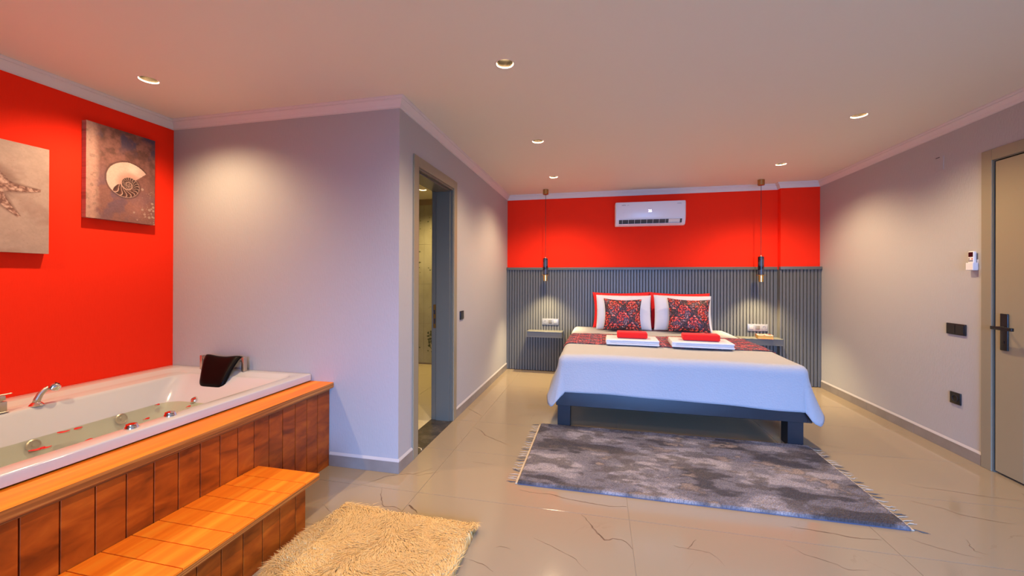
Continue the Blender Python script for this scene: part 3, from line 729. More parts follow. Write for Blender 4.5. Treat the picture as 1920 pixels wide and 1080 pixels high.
# jets in the far wall under water, one light above the water
def jet(name, c, nrm_, r_, mats, lab=None):
    bm = bmesh.new(); lathe(bm, [(r_, 0), (r_, .006), (r_*.82, .010), (r_*.78, .006), (r_*.35, .006), (r_*.30, .014), (0, .014)], (0, 0, 0), 'z', 28, cap=False)
    q = Vector(nrm_).to_track_quat('Z', 'Y').to_matrix().to_4x4(); bmesh.ops.transform(bm, matrix=Matrix.Translation(c) @ q, verts=bm.verts)
    o = obj(name, bm, mats, tub, angle=30)
    if lab: o['label'] = lab
jet('water_jet', (-2.896, 1.475, .440), (1, 0, .35), .030, M['satin']); jet('water_jet', (-2.893, 1.862, .445), (1, 0, .35), .032, M['satin'])
jet('water_jet', (-2.893, 1.12, .420), (1, 0, .35), .032, M['satin'])
jet('tub_light', (-2.715, 2.172, .482), (0, -1, .9), .022, M['chrome'], 'small round chrome light in the head end')
for y_ in (1.373, 1.537):
    bm = bmesh.new(); lathe(bm, [(.026, 0), (.026, .004), (.024, .008), (.023, .010), (.021, .017), (.015, .019)], (-2.070, y_, TZ), 'z', 32)
    obj('control_knob', bm, M['chrome'], tub, angle=30)
# headrest with two posts
hr = thing('headrest', None, None); hr.parent = tub; hr.location = Vector((-2.72, 2.38, TZ))-tub.location
bpy.data.objects.remove(hr)
bm = bmesh.new()
NU, NV = 17, 22; top = []; bot = []
for v in range(NV):
    t_ = v/(NV-1)
    hw = .162*(1-t_)+.100*t_; hw *= 1-.22*max(0, (t_-.86)/.14)**2
    yy = 2.405-.155*t_**.8; zz = .762-.218*t_**1.15
    ra, rb = [], []
    for u in range(NU):
        s_ = u/(NU-1)*2-1
        x_ = -2.715+s_*hw+.045*t_
        sag = -.018*(1-s_*s_)*(1-t_)**2*1.0
        curl = .020*(1-t_)**3*(abs(s_)**6)
        zz_ = zz+sag-(.045*max(0, .12-t_)/.12)**1*0
        roll_ = -.028*max(0, (.10-t_)/.10)**2
        e = (1-abs(s_)**8)*(1-((t_-.5)*2)**12)
        nx_ = Vector((0, -.80, .60)); th = .004+.016*max(0, e)
        c_ = Vector((x_, yy-roll_*.6, zz_+roll_-curl+.012*abs(s_)**3*(1-t_)))
        ra.append(c_+nx_*th); rb.append(c_-nx_*(th*1.5))
    top.append(ra); bot.append(rb)
vr = loft(bm, [a+b_[::-1] for a, b_ in zip(top, bot)], close=True, cap0=True, cap1=True)
hr = tag(obj('headrest', bm, M['pad'], tub, smooth=True), 'dark brown curved rubber headrest')
for x_ in (-2.905, -2.530):
    bm = bmesh.new(); box(bm, (x_-.011, 2.372, TZ), (x_+.011, 2.402, .742), .002, 2)
    s_ = 1 if x_ < -2.7 else -1
    tube(bm, [(x_+s_*.010, 2.387, .722), (x_+s_*.03, 2.387, .722)], .007, 12); tube(bm, [(x_+s_*.02, 2.387, .722), (x_+s_*.026, 2.387, .722)], .014, 16)
    obj('headrest_post', bm, M['satin'], hr, angle=30)
# faucet at the left edge of the picture
bm = bmesh.new(); fx_, fy_ = -3.035, 1.412
box(bm, (fx_-.030, fy_-.030, TZ-.022), (fx_+.030, fy_+.030, TZ-.015), .002, 1); box(bm, (fx_-.024, fy_-.026, TZ-.015), (fx_+.024, fy_+.026, TZ+.035), .004, 2)
box(bm, (fx_-.022, fy_-.024, TZ+.040), (fx_+.022, fy_+.022, TZ+.066), .005, 2); tube(bm, [(fx_, fy_, TZ+.034), (fx_, fy_, TZ+.041)], .018, 20)
box(bm, (fx_-.008, fy_-.01, TZ+.066), (fx_+.008, fy_+.052, TZ+.071), .002, 1)
tag(obj('faucet', bm, M['satin'], tub, angle=30), 'square satin steel mixer tap')
# hand shower
hs = thing('hand_shower', 'chrome hand shower standing on the tub ledge by the red wall', 'hand shower', (-2.985, 1.535, TZ-.025))
bx, by, bz = -3.02, 1.550, TZ-.024
bm = bmesh.new(); lathe(bm, [(.030, 0), (.030, .004), (.020, .016), (.015, .020)], (bx, by, bz), 'z', 28); obj('holder', bm, M['chrome'], hs, angle=30)
bm = bmesh.new(); tube(bm, [(bx, by, bz+.018), (bx+.001, by+.004, bz+.035), (bx+.004, by+.014, bz+.060), (bx+.010, by+.030, bz+.082), (bx+.016, by+.046, bz+.092)], [.016, .015, .0135, .012, .011], 16)
obj('handle', bm, M['satin'], hs, smooth=True)
bm = bmesh.new(); lathe(bm, [(.012, .020), (.022, .014), (.026, .004), (.026, -.012), (.022, -.017), (.0, -.017)], (0, 0, 0), 'z', 28, cap=False)
bmesh.ops.transform(bm, matrix=Matrix.Translation((bx+.022, by+.062, bz+.090)) @ Euler((R(-25), R(20), 0)).to_matrix().to_4x4(), verts=bm.verts)
obj('spray_head', bm, M['chrome'], hs, angle=30)
# petals
PET = [(-2.705, 1.393, .022, 'cluster of red petals afloat beside the nearest jet'), (-2.872, 1.585, .020, 'longest red petals afloat by the far tub wall'), (-2.862, 1.640, .018, 'red petal afloat touching the longest petals'), (-2.60, 1.536, .014, 'slim red petal afloat mid bath near the front rim'),
       (-2.655, 1.838, .014, 'slim red petal afloat before the two control knobs'), (-2.885, 2.062, .013, 'small red petal afloat farthest along the red wall side'), (-2.640, 2.075, .013, 'small red petal afloat below the headrest'), (-2.690, 1.418, .016, 'red petal afloat in the nearest cluster, farther half')]
for x_, y_, s_, lab in PET:
    bm = bmesh.new(); a0 = random.uniform(0, 6.28); n_ = 14; ring = []
    for k in range(n_):
        a = 2*math.pi*k/n_; r_ = s_*(1+.18*math.cos(a*2+a0)+.12*math.cos(3*a)); ring.append((x_+r_*math.cos(a)*.85, y_+r_*math.sin(a)*1.15, .4725+.0035*abs(math.sin(a+a0))**2))
    low = [(p[0], p[1], p[2]-.0012) for p in ring]
    top_ = [bm.verts.new(p) for p in ring]; bo = [bm.verts.new(p) for p in low]
    c0 = bm.verts.new((x_, y_, .4720)); c1 = bm.verts.new((x_, y_, .4708))
    for k in range(n_):
        j = (k+1) % n_; bm.faces.new((top_[k], top_[j], c0)); bm.faces.new((bo[j], bo[k], c1)); bm.faces.new((top_[k], bo[k], bo[j], top_[j]))
    tag(obj('rose_petal', bm, M['petal'], smooth=True), lab, 'petal', 'rose petals floating in the bath')

# wooden surround
sur = thing('tub_surround', 'orange stained plywood surround with vertical grooved boards around the bathtub', 'bath panel', (TX-.05, 1.5, 0))
boxobj('backing_board', (TX-.032, .502, 0), (TX-.014, YP-.001, .552), M['groove'], sur)
js = [.55-.0]+[.916+.1005*k for k in range(-3, 16)]; js = [.505]+[j for j in js if j > .55 and j < YP-.03]+[YP-.004]
for a, b_ in zip(js, js[1:]):
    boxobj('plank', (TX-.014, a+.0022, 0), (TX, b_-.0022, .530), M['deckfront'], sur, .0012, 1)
boxobj('upper_strip', (TX-.014, .505, .530), (TX, YP-.004, .552), M['plyedge'], sur)
bm = bmesh.new(); box(bm, (-2.03, .48, .552), (-1.828, YP-.001, .588), .0015, 1)
for f_ in bm.faces:
    if f_.calc_center_median().z < .5865: f_.material_index = 1
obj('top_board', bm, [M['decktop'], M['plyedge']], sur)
boxobj('end_board', (XL+.002, .485, 0), (TX-.032, .502, .552), M['deckfront'], sur)
boxobj('end_top_board', (XL+.002, .48, .552), (-2.03, .558, .588), M['decktop'], sur)
# step
st = thing('wooden_step', 'orange stained plywood step bench standing before the bath surround', 'step', (-1.68, 1.2, 0))
SY1 = 1.786; SX = -1.500
boxobj('backing_board', (SX-.030, .53, 0), (SX-.014, SY1-.014, .240), M['groove'], st)
jr = [.55]+[SY1-.07-.1005*k for k in range(11, -1, -1)]+[SY1]; jr = [j for j in jr if j >= .55]
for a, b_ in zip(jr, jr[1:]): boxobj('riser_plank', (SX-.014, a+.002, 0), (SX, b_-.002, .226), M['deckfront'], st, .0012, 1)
boxobj('riser_strip', (SX-.014, .55, .226), (SX, SY1, .241), M['plyedge'], st)
boxobj('end_panel', (TX+.002, SY1-.015, 0), (SX-.014, SY1, .241), M['deckfront'], st)
jt = [.53]+[1.848-.105-.1015*k for k in range(11, -1, -1)]+[1.848]; jt = [j for j in jt if j >= .53]
for a, b_ in zip(jt, jt[1:]):
    bm = bmesh.new(); box(bm, (TX+.002, a+.0018, .262), (SX+.035, b_-.0018, .272), .001, 1); obj('tread_board', bm, M['decktop'], st)
bm = bmesh.new(); box(bm, (TX+.002, .53, .241), (SX+.034, 1.847, .2625)); obj('tread_edge', bm, M['plyedge'], st)

# ================================================================== CANVASES
def canvas_obj(name, lab, y0, y1, z0, z1, colfn, nu, nv, depth=.040):
    t_ = thing(name, lab, 'picture', (XL, (y0+y1)/2, z0), 'canvas prints on the red wall')
    boxobj('stretcher', (XL+.001, y0+.002, z0+.002), (XL+depth-.001, y1-.002, z1-.002), M['linen'], t_)
    yy = np.linspace(y0, y1, nu); zz = np.linspace(z1, z0, nv)
    Yg, Zg = np.meshgrid(yy, zz)
    X = np.full_like(Yg, XL+depth)
    # wrap: one more ring of vertices bends round the sides
    Yw = np.pad(Yg, 1, mode='edge'); Zw = np.pad(Zg, 1, mode='edge'); Xw = np.pad(X, 1, constant_values=XL+.001)
    C = colfn(Yg, Zg)*np.array((.74, .67, .70)); C = np.pad(C, ((1, 1), (1, 1), (0, 0)), mode='edge')
    o = gridmesh('print', Xw, Yw, Zw, C, M['print'], t_, smooth=False)
def nautilus(Y, Z):
    y0, y1, z0, z1 = 1.882, 2.285, 1.711, 2.338
    s, t = (Y-y0)/(y1-y0), (z1-Z)/(z1-z0)
    A = srgb
    n1_, n2_, n3_ = fbm(s*5, t*7, 1), fbm(s*14, t*20, 5), fbm(s*60, t*90, 9)
    c = np.zeros(Y.shape+(3,))+np.array(A(150, 100, 88))
    c = mixc(c, A(112, 72, 62), sstep(.30, .70, n2_)*sstep(.80, .2, t))
    c = mixc(c, A(120, 90, 102), sstep(.45, .6, n1_)*sstep(.45, .0, abs(t-.78)+.25*abs(s-.25))*.9)
    c = mixc(c, A(84, 68, 92), sstep(.58, .40, fbm(s*6, t*6, 21))*sstep(.30, .12, t)*1.0)
    c = mixc(c, A(178, 122, 108), sstep(.25, .0, abs(s-.72))*sstep(.2, .0, abs(t-.82))*.8)
    left = sstep(.20+.10*(n2_-.5), .08+.10*(n2_-.5), s)
    c = mixc(c, A(205, 160, 140), left*.95)
    c = mixc(c, A(90, 80, 70), sstep(.62, .72, n2_)*left*.35)
    c = c*(.80+.42*n3_[..., None])
    # bubbles
    rr_ = np.random.default_rng(3)
    for k in range(46):
        bs, bt = 1-abs(rr_.normal(0, .10)), .86+rr_.normal(0, .10) if k < 24 else .60+rr_.random()*.38
        br = rr_.uniform(.006, .020) if k < 18 else rr_.uniform(.003, .006)
        d = np.sqrt(((s-bs)*.403)**2+((t-bt)*.627)**2); c = mixc(c, A(205, 175, 155), sstep(br*.55, br*.45, d)*.75)
    # shell
    p, q = (s-.58)*.403, -(t-.585)*.627
    r = np.hypot(p, q); th = np.degrees(np.arctan2(q, p)) % 360
    T = np.array([43, 90, 135, 180, 225, 270, 315, 360, 405, 450, 495, 540, 720, 900, 1080, 1440]); RR = np.array([.150, .157, .146, .124, .103, .089, .077, .067, .060, .0535, .047, .040, .021, .0125, .007, .001])
    ro = lambda a: np.interp(a, T, RR)
    hit = np.zeros(Y.shape, bool); tt = np.zeros(Y.shape); fr_ = np.zeros(Y.shape)
    for k in range(4):
        a = th+360*k; a_ok = a >= 43
        m_ = a_ok & (r <= ro(a)) & (r > ro(a+360)); m_ &= ~hit
        hit |= m_; tt = np.where(m_, a, tt); fr_ = np.where(m_, (r-ro(a+360))/(ro(a)-ro(a+360)+1e-9), fr_)
    shadow = (r < ro(np.where(th < 43, th+360, th))+.010); c = np.where((shadow & ~hit)[..., None], c*.62, c)
    body = hit & (tt < 196+40*fr_*0+34*(fr_-.5))
    cb = np.zeros_like(c)+np.array(A(232, 196, 176)); cb = mixc(cb, A(205, 150, 130), sstep(.55, .0, fr_)*.8); cb = mixc(cb, A(246, 222, 200), sstep(.35, .0, abs(tt-75)/80)*sstep(.2, .6, fr_)); cb = cb*(.9+.2*n3_[..., None])
    c = np.where(body[..., None], cb, c)
    cham = hit & ~body
    ph = (tt*(1+tt*.0006)+75*(fr_-.5)**2*1.6-60*fr_)/27.0; ph = ph-np.floor(ph)
    cc = np.zeros_like(c)+np.array(A(74, 44, 38)); cc = mixc(cc, A(140, 84, 70), sstep(.2, .9, ph)*.6*(tt < 330)); cc = mixc(cc, A(226, 186, 165), sstep(.80, .88, ph)*.95)
    cc = mixc(cc, A(222, 180, 158), sstep(.10, .03, fr_)); cc = mixc(cc, A(214, 176, 156), sstep(.93, .97, fr_)*.8)
    c = np.where(cham[..., None], cc, c)
    return np.clip(c, 0, 1)
def starfish(Y, Z):
    A = srgb; y0, z0 = 1.468, 1.848
    u, v = Y-y0, Z-z0
    n1_, n2_, n3_ = fbm(Y*9, Z*9, 2), fbm(Y*30, Z*40, 6), fbm(Y*130, Z*130, 8)
    c = np.zeros(Y.shape+(3,))+np.array(A(205, 178, 160)); c = mixc(c, A(186, 152, 136), sstep(.42, .68, n1_)*.7); c = c*(.90+.2*n2_[..., None])
    line = abs(np.sin(14*Z+9*fbm(Y*4, Z*8, 12)*3)) < .02
    c = mixc(c, A(150, 112, 98), (line & (n2_ > .55))*.5)
    best = np.full(Y.shape, 9.); al = np.zeros(Y.shape)
    for ang, ln, bend in ((-4, .205, 0), (-57, .215, 0), (104, .26, 0), (170, .22, 0), (232, .22, 0)):
        d = R(ang); a = u*math.cos(d)+v*math.sin(d); w = -u*math.sin(d)+v*math.cos(d)
        w = w+.012*np.sin(a/ln*3)
        wd = np.interp(a/ln, [-.2, 0, .25, .45, 1, 1.02], [.0, .075, .040, .024, .006, 0])
        e = np.where((a > -.02) & (a < ln), abs(w)/np.maximum(wd, 1e-4), 9); m_ = e < best
        best = np.where(m_, e, best); al = np.where(m_, a/ln, al)
    best2 = np.minimum(best, np.hypot(u, v)/.070)
    sh = np.minimum(best, 9); c = mixc(c, A(140, 100, 88), sstep(1.9, 1.0, best2)*.7)
    hit = best2 < 1
    nod = fbm(Y*95, Z*95, 31, 3)
    cs = np.zeros_like(c)+np.array(A(176, 130, 112)); cs = mixc(cs, A(232, 194, 172), sstep(.44, .70, nod)); cs = mixc(cs, A(120, 80, 68), sstep(.44, .28, nod)*.8); cs = mixc(cs, A(100, 66, 58), sstep(.65, 1, best2)*.7)
    c = np.where(hit[..., None], cs, c)
    return np.clip(c*(.92+.16*n3_[..., None]), 0, 1)
canvas_obj('canvas_print', 'canvas print of a nautilus shell on brown and purple ground', 1.882, 2.285, 1.711, 2.338, nautilus, 190, 280)
canvas_obj('canvas_print', 'pale canvas print of a starfish, cut off by the picture edge', 1.305, 1.708, 1.462, 2.087, starfish, 150, 220)

# ================================================================== BED
MX0, MX1, MY0, MY1, MZ = -.350, 1.600, 3.478, 5.600, .655
bed = thing('bed', 'black low wooden double bed frame on square block legs', 'bed', ((MX0+MX1)/2, 4.5, 0))
boxobj('foot_rail', (-.372, 3.500, .206), (1.588, 3.532, .372), M['bedwood'], bed, .002, 1)
boxobj('side_rail', (-.372, 3.532, .206), (-.340, 5.60, .372), M['bedwood'], bed, .002, 1)
boxobj('side_rail', (1.588, 3.500, .206), (1.622, 5.60, .372), M['bedwood'], bed, .002, 1)
boxobj('head_rail', (-.340, 5.57, .206), (1.588, 5.60, .372), M['bedwood'], bed, .002, 1)
for x0, y0 in ((-.362, 3.545), (1.470, 3.545), (-.362, 5.40), (1.470, 5.40)):
    boxobj('leg', (x0, y0, 0), (x0+.112, y0+.12, .30), M['bedwood'], bed, .002, 1)
boxobj('leg', (.58, 4.5, 0), (.68, 4.6, .30), M['bedwood'], bed, .002, 1)
for k in range(10):
    boxobj('bed_slat', (-.339, 3.62+k*.2, .300), (1.587, 3.70+k*.2, .322), M['bedwood'], bed)
mt = tag(boxobj('mattress', (MX0+.02, MY0+.055, .324), (MX1-.02, MY1-.005, MZ-.006), M['linen'], None, .05, 4), 'thick white mattress hidden under the white bedspread', 'mattress')

RC = .060
def fold(d, h_total, flare, off=0):
    """arc length d measured outward from the inset edge -> (out, drop)"""
    r_ = RC+off; L_ = r_*math.pi/2
    if d < 0: return d, -off
    if d < L_: a = d/r_; return r_*math.sin(a), r_*(1-math.cos(a))-off
    e = d-L_; t_ = e/max(.01, h_total-RC)
    return r_+flare*(t_**1.3), r_-off+e
def topz(x, y):
    return MZ+.004*math.sin(x*3.1+y*2)+.003*math.sin(x*7-y*5)-.006*max(0, (x-1.1))-.006*max(0, -x-.1)
# perimeter samples: left side (head -> foot), corner, front, corner, right side
samp = []
NS = 60
for i in range(NS): y = MY1-(MY1-(MY0+RC))*i/NS; samp.append((MX0+RC, y, (-1, 0), 'L', i/NS))
for i in range(13): a = R(180+90*i/12); samp.append((MX0+RC, MY0+RC, (math.cos(a), math.sin(a)), 'C1', i/12))
for i in range(1, 80): samp.append((MX0+RC+(MX1-MX0-2*RC)*i/80, MY0+RC, (0, -1), 'F', i/80))
for i in range(13): a = R(270+90*i/12); samp.append((MX1-RC, MY0+RC, (math.cos(a), math.sin(a)), 'C2', i/12))
for i in range(1, NS+1): y = MY0+RC+(MY1-MY0-RC)*i/NS; samp.append((MX1-RC, y, (1, 0), 'R', i/NS))
def hem(side, t_):
    if side == 'L': return .385-.105*t_**8, .030+.075*t_**2+.008*math.sin(t_*17)
    if side == 'C1': return float(np.interp(t_, [0, .2, .45, .75, 1], [.28, .225, .205, .30, .340])), float(np.interp(t_, [0, .3, .6, .85, 1], [.105, .10, .075, .02, .018]))
    if side == 'F': return .340-.034*t_+.012*math.exp(-((t_-.1)/.1)**2)*0, .018+.006*math.sin(t_*9)+.004*math.sin(t_*23)
    if side == 'C2': return float(np.interp(t_, [0, .2, .35, .6, 1], [.306, .302, .235, .205, .265])), float(np.interp(t_, [0, .18, .35, .6, 1], [.022, .012, .055, .085, .118]))
    if side == 'R': return .265+.08*t_, .118-.085*t_**.7+.008*math.sin(t_*14)
NT = 22
def cover_rings(off=0):
    rows_ = []
    for k in range(NT+1):
        row = []
        for x, y, n_, sd, t_ in samp:
            hz, fl = hem(sd, t_); total = MZ-hz
            arc = RC*math.pi/2; D = arc+(total-RC); d = D*k/NT
            d = d if k else 0
            o_, dr = fold(d, total, fl, off)
            z = topz(x, y)-dr
            row.append((x+n_[0]*o_, y+n_[1]*o_, z))
        rows_.append(row)
    return rows_
bm = bmesh.new()
rw = cover_rings()
loft(bm, rw, close=False)
# top sheet
NX = 80
tx = [MX0+RC+(MX1-MX0-2*RC)*i/NX for i in range(NX+1)]; ty = [MY0+RC+(MY1-MY0-RC)*j/NS for j in range(NS+1)]
tv = [[bm.verts.new((x, y, topz(x, y))) for x in tx] for y in ty]
for j in range(NS):
    for i in range(NX): bm.faces.new((tv[j][i], tv[j][i+1], tv[j+1][i+1], tv[j+1][i]))
bmesh.ops.remove_doubles(bm, verts=bm.verts, dist=2e-4)
# fine folds
spread = tag(obj('bedspread', bm, M['waffle'], smooth=True), 'white waffle bedspread hanging over the foot and sides of the bed', 'bedspread')
solid(spread, .004, 1)

def damask(u, v, flat=1.0):
    """u,v metres -> linear colours: red and slate damask medallions on near black"""
    A = srgb; cw, chh = .235, .31
    best = np.full(u.shape, 9.); P_ = np.zeros(u.shape); Q_ = np.zeros(u.shape); ID = np.zeros(u.shape)
    for ox, oy in ((0, 0), (.5, .5)):
        a = u/cw+ox; b_ = v/chh+oy; ia, ib = np.round(a), np.round(b_)
        p, q = (a-ia)*cw, (b_-ib)*chh; e = np.abs(p)/cw*2+np.abs(q)/chh*2
        m_ = e < best; best = np.where(m_, e, best); P_ = np.where(m_, p, P_); Q_ = np.where(m_, q, Q_); ID = np.where(m_, ia*7.1+ib*3.3+ox*5, ID)
    r = np.hypot(P_, Q_*.78); th = np.arctan2(Q_, P_)
    nz = fbm(u*70, v*70, 4, 3); nz2 = fbm(u*26, v*26, 14, 2)
    edge = .083*(1+.09*np.cos(th*8)+.05*np.cos(th*3))
    inside = r < edge+(nz-.5)*.030
    rib = np.sin(r*(210)+1.5*np.cos(th*8)+(nz-.5)*5.5)
    lob = np.cos(th*8+r*40)+(nz-.5)*2.2
    c = np.zeros(u.shape+(3,))+np.array(A(26, 12, 20)); c = mixc(c, A(46, 34, 56), sstep(.5, .7, nz2))
    redc = A(214, 38, 22); coral = A(232, 110, 84); slate = A(98, 82, 92)
    h_ = np.sin(ID*12.9)*.5+.5
    pet = inside & (rib > -.35) & (lob > -.75)
    c = mixc(c, redc, pet*.95)
    c = mixc(c, coral, (pet & (rib > .55) & (lob > .55))*.8)
    c = mixc(c, slate, (pet & (nz2 > .60-.12*h_) & (Q_ < .03))*.85)
    c = mixc(c, A(226, 186, 176), (inside & (nz > .70) & (rib > .2))*.7)
    ring = (np.abs(r-edge-.014) < .006) & (np.sin(th*22)+(nz-.5)*3 > .3)
    c = mixc(c, A(120, 70, 74), ring*.6)
    vine = (np.abs(best-1.0) < .06) & (nz > .55); c = mixc(c, A(96, 44, 44), vine*.7)
    return np.clip(c, 0, 1)
# runner
nu, nv = 420, 110
ext = .20; W_ = MX1-MX0-2*RC; ss = np.linspace(-ext, W_+ext, nu); vv = np.linspace(0, 1, nv)
X = np.zeros((nv, nu)); Y = np.zeros((nv, nu)); Z = np.zeros((nv, nu)); U = np.zeros((nv, nu)); V = np.zeros((nv, nu))
for j, t_ in enumerate(vv):
    for i, s_ in enumerate(ss):
        ya = 4.075+.010*math.sin(s_*3)+.0*s_; yb_ = 4.835+.012*math.sin(s_*4+1)
        y = ya+(yb_-ya)*t_
        side = 'L' if s_ < 0 else 'R'; tt_ = (MY1-y)/(MY1-MY0-RC) if s_ < 0 else (y-MY0-RC)/(MY1-MY0-RC)
        hz, fl = hem(side, tt_)
        if s_ < 0: o_, dr = fold(-s_, MZ-hz, fl, .009); x = MX0+RC-o_
        elif s_ > W_: o_, dr = fold(s_-W_, MZ-hz, fl, .009); x = MX1-RC+o_
        else: x = MX0+RC+s_; dr = -.009
        xx = min(max(x, MX0+RC), MX1-RC)
        X[j, i], Y[j, i], Z[j, i] = x, y, topz(xx, y)-dr+.0012*math.sin(s_*40+t_*9); U[j, i] = s_; V[j, i] = y
run = gridmesh('bed_runner', X, Y, Z, damask(V*1.25, U*1.25), M['damask']); solid(run, .004, 1)
tag(run, 'red and black damask runner laid across the white bedspread', 'bed runner')

def pillow(name, w, h_, th, loc, tilt, lab, cat, group, m_, yaw_=0, roll_=0, damaskoff=None, sharp=.35, nu=60, nv=60, pinch=.035):
    """front and back sheets of a stuffed pillow, w across, h_ high, leaning back by tilt degrees"""
    t_ = thing(name, lab, cat, loc, group) if False else None
    u = np.linspace(-1, 1, nu); v = np.linspace(-1, 1, nv); Ug, Vg = np.meshgrid(u, v)
    prof = ((1-np.abs(Ug)**3.2)*(1-np.abs(Vg)**3.2)); prof = np.clip(prof, 0, 1)**.55
    ux = Ug*(1-pinch*(1-Vg**2)*np.abs(Ug)); vx = Vg*(1-pinch*(1-Ug**2)*np.abs(Vg))
    wr = .006*fbm(Ug*3+w, Vg*3+h_, int(w*100))*prof+.004*np.sin(Ug*5+Vg*3)*prof
    sheets = []
    for sgn in (-1, 1):
        sheets.append(np.stack([ux*w/2, sgn*(prof*th/2+wr+.0015), vx*h_/2], -1))
    mtx = Matrix.Translation(loc) @ Euler((R(-tilt), R(roll_), R(yaw_)), 'XYZ').to_matrix().to_4x4() @ Matrix.Translation((0, 0, h_/2))
    Rm = np.array(mtx)[:3, :3]; T_ = np.array(mtx)[:3, 3]
    A_ = [s_ @ Rm.T+T_ for s_ in sheets]
    # one closed mesh
    n_ = nu*nv; co = np.concatenate([A_[0].reshape(-1, 3), A_[1].reshape(-1, 3)])
    i = np.arange(n_).reshape(nv, nu); q = np.stack([i[:-1, :-1], i[:-1, 1:], i[1:, 1:], i[1:, :-1]], -1).reshape(-1, 4)
    q2 = q[:, ::-1]+n_
    b_ = np.concatenate([i[0, :], i[1:, -1], i[-1, -2::-1], i[-2:0:-1, 0]]); b2_ = np.roll(b_, -1)
    rim = np.stack([b2_, b_, b_+n_, b2_+n_], -1)
    me = bpy.data.meshes.new(name); me.from_pydata(co.tolist(), [], np.concatenate([q, q2, rim]).tolist())
    if damaskoff is not None:
        C = damask(Ug*w/2+damaskoff[0], Vg*h_/2+damaskoff[1]); c4 = np.ones((2*n_, 4)); c4[:n_, :3] = C.reshape(-1, 3); c4[n_:, :3] = C.reshape(-1, 3)
        ca = me.color_attributes.new('Col', 'FLOAT_COLOR', 'POINT'); ca.data.foreach_set('color', c4.astype(np.float32).ravel())
    o = link(name, me, None, m_, True); return tag(o, lab, cat, group)
PZ = MZ+.012
pillow('bed_pillow', .755, .485, .10, (.292, 5.500, PZ), 8, 'red pillow behind the left white pillow', 'pillow', 'red pillows', M['redlinen'], roll_=-.8, pinch=.075)
pillow('bed_pillow', .755, .485, .10, (1.025, 5.500, PZ), 8, 'red pillow behind the right white pillow', 'pillow', 'red pillows', M['redlinen'], roll_=.6, pinch=.075)
pillow('bed_pillow', .70, .455, .13, (.310, 5.325, PZ), 12, 'white pillow on the left half of the bed', 'pillow', 'white pillows', M['linen'])
pillow('bed_pillow', .69, .455, .13, (1.030, 5.315, PZ+.004), 12, 'white pillow on the right half of the bed', 'pillow', 'white pillows', M['linen'], roll_=.8)
pillow('scatter_cushion', .475, .415, .12, (.288, 5.170, PZ+.004), 15, 'red and black damask cushion before the left white pillow', 'cushion', 'damask scatter cushions', M['damask'], damaskoff=(.0, .07), nu=150, nv=150, roll_=.8, pinch=.10)
pillow('scatter_cushion', .500, .425, .12, (1.070, 5.150, PZ+.006), 15, 'red and black damask cushion before the right white pillow', 'cushion', 'damask scatter cushions', M['damask'], damaskoff=(.07, -.03), nu=150, nv=150, roll_=2.0, pinch=.10)

# towels
def towel(name, x0, y0, w, d, h_, rot, z0, m_, lab, group, layers, rad):
    t_ = thing(name, lab, 'towel', (x0+w/2, y0+d/2, z0), group)
    bm = bmesh.new(); lh = h_/layers
    for k in range(layers):
        ins = .003*random.random()+(.004 if k % 2 else 0)
        box(bm, (-w/2+ins, -d/2+ins*1.5, k*lh+.0004), (w/2-ins, d/2-ins, (k+1)*lh-.0004), min(rad, lh*.48), 4)
    # folded edge wraps the layers at the left side
    if layers > 1: box(bm, (-w/2-.004, -d/2+.004, .001), (-w/2+.05, d/2-.004, h_-.001), h_*.47, 5)
    for v in bm.verts:
        v.co.z += .0035*math.sin(v.co.x*13+x0*9)*math.cos(v.co.y*11)*(v.co.z/h_)
    me = bpy.data.meshes.new(name); bm.to_mesh(me); bm.free()
    o = link('folded_cloth', me, t_, m_, True); t_.rotation_euler.z = R(rot); return t_
TZ0 = MZ+.019
towel('bath_towel', .070, 4.015, .505, .335, .052, -1, TZ0, M['towel'], 'folded white towel under a red cloth, left one on the bed runner', 'white towels', 3, .012)
towel('bath_towel', .690, 4.005, .545, .345, .052, -3.0, TZ0, M['towel'], 'folded white towel under a red cloth, right one on the bed runner', 'white towels', 3, .012)
towel('hand_towel', .175, 4.105, .300, .150, .062, -2, TZ0+.056, M['redcloth'], 'rolled red hand towel on the left white towel', 'red towels', 1, .014)
towel('hand_towel', .800, 4.095, .335, .150, .062, -5, TZ0+.056, M['redcloth'], 'rolled red hand towel on the right white towel', 'red towels', 1, .014)

# book on the right shelf
bk = thing('book', 'thick paperback with a red and cream cover lying on the right shelf', 'book', (2.02, 5.50, .590))
bk.rotation_euler.z = R(-9)
bm = bmesh.new(); box(bm, (-.082, -.070, .002), (.080, .064, .042)); o = obj('pages', bm, M['paper'], None); o.parent = bk
bm = bmesh.new(); box(bm, (-.086, -.073, .0422), (.084, .067, .0445)); box(bm, (-.086, -.073, 0), (.084, .067, .0018)); box(bm, (-.086, .0645, .0018), (.084, .067, .0422)); o = obj('cover', bm, M['bookcover'], None); o.parent = bk

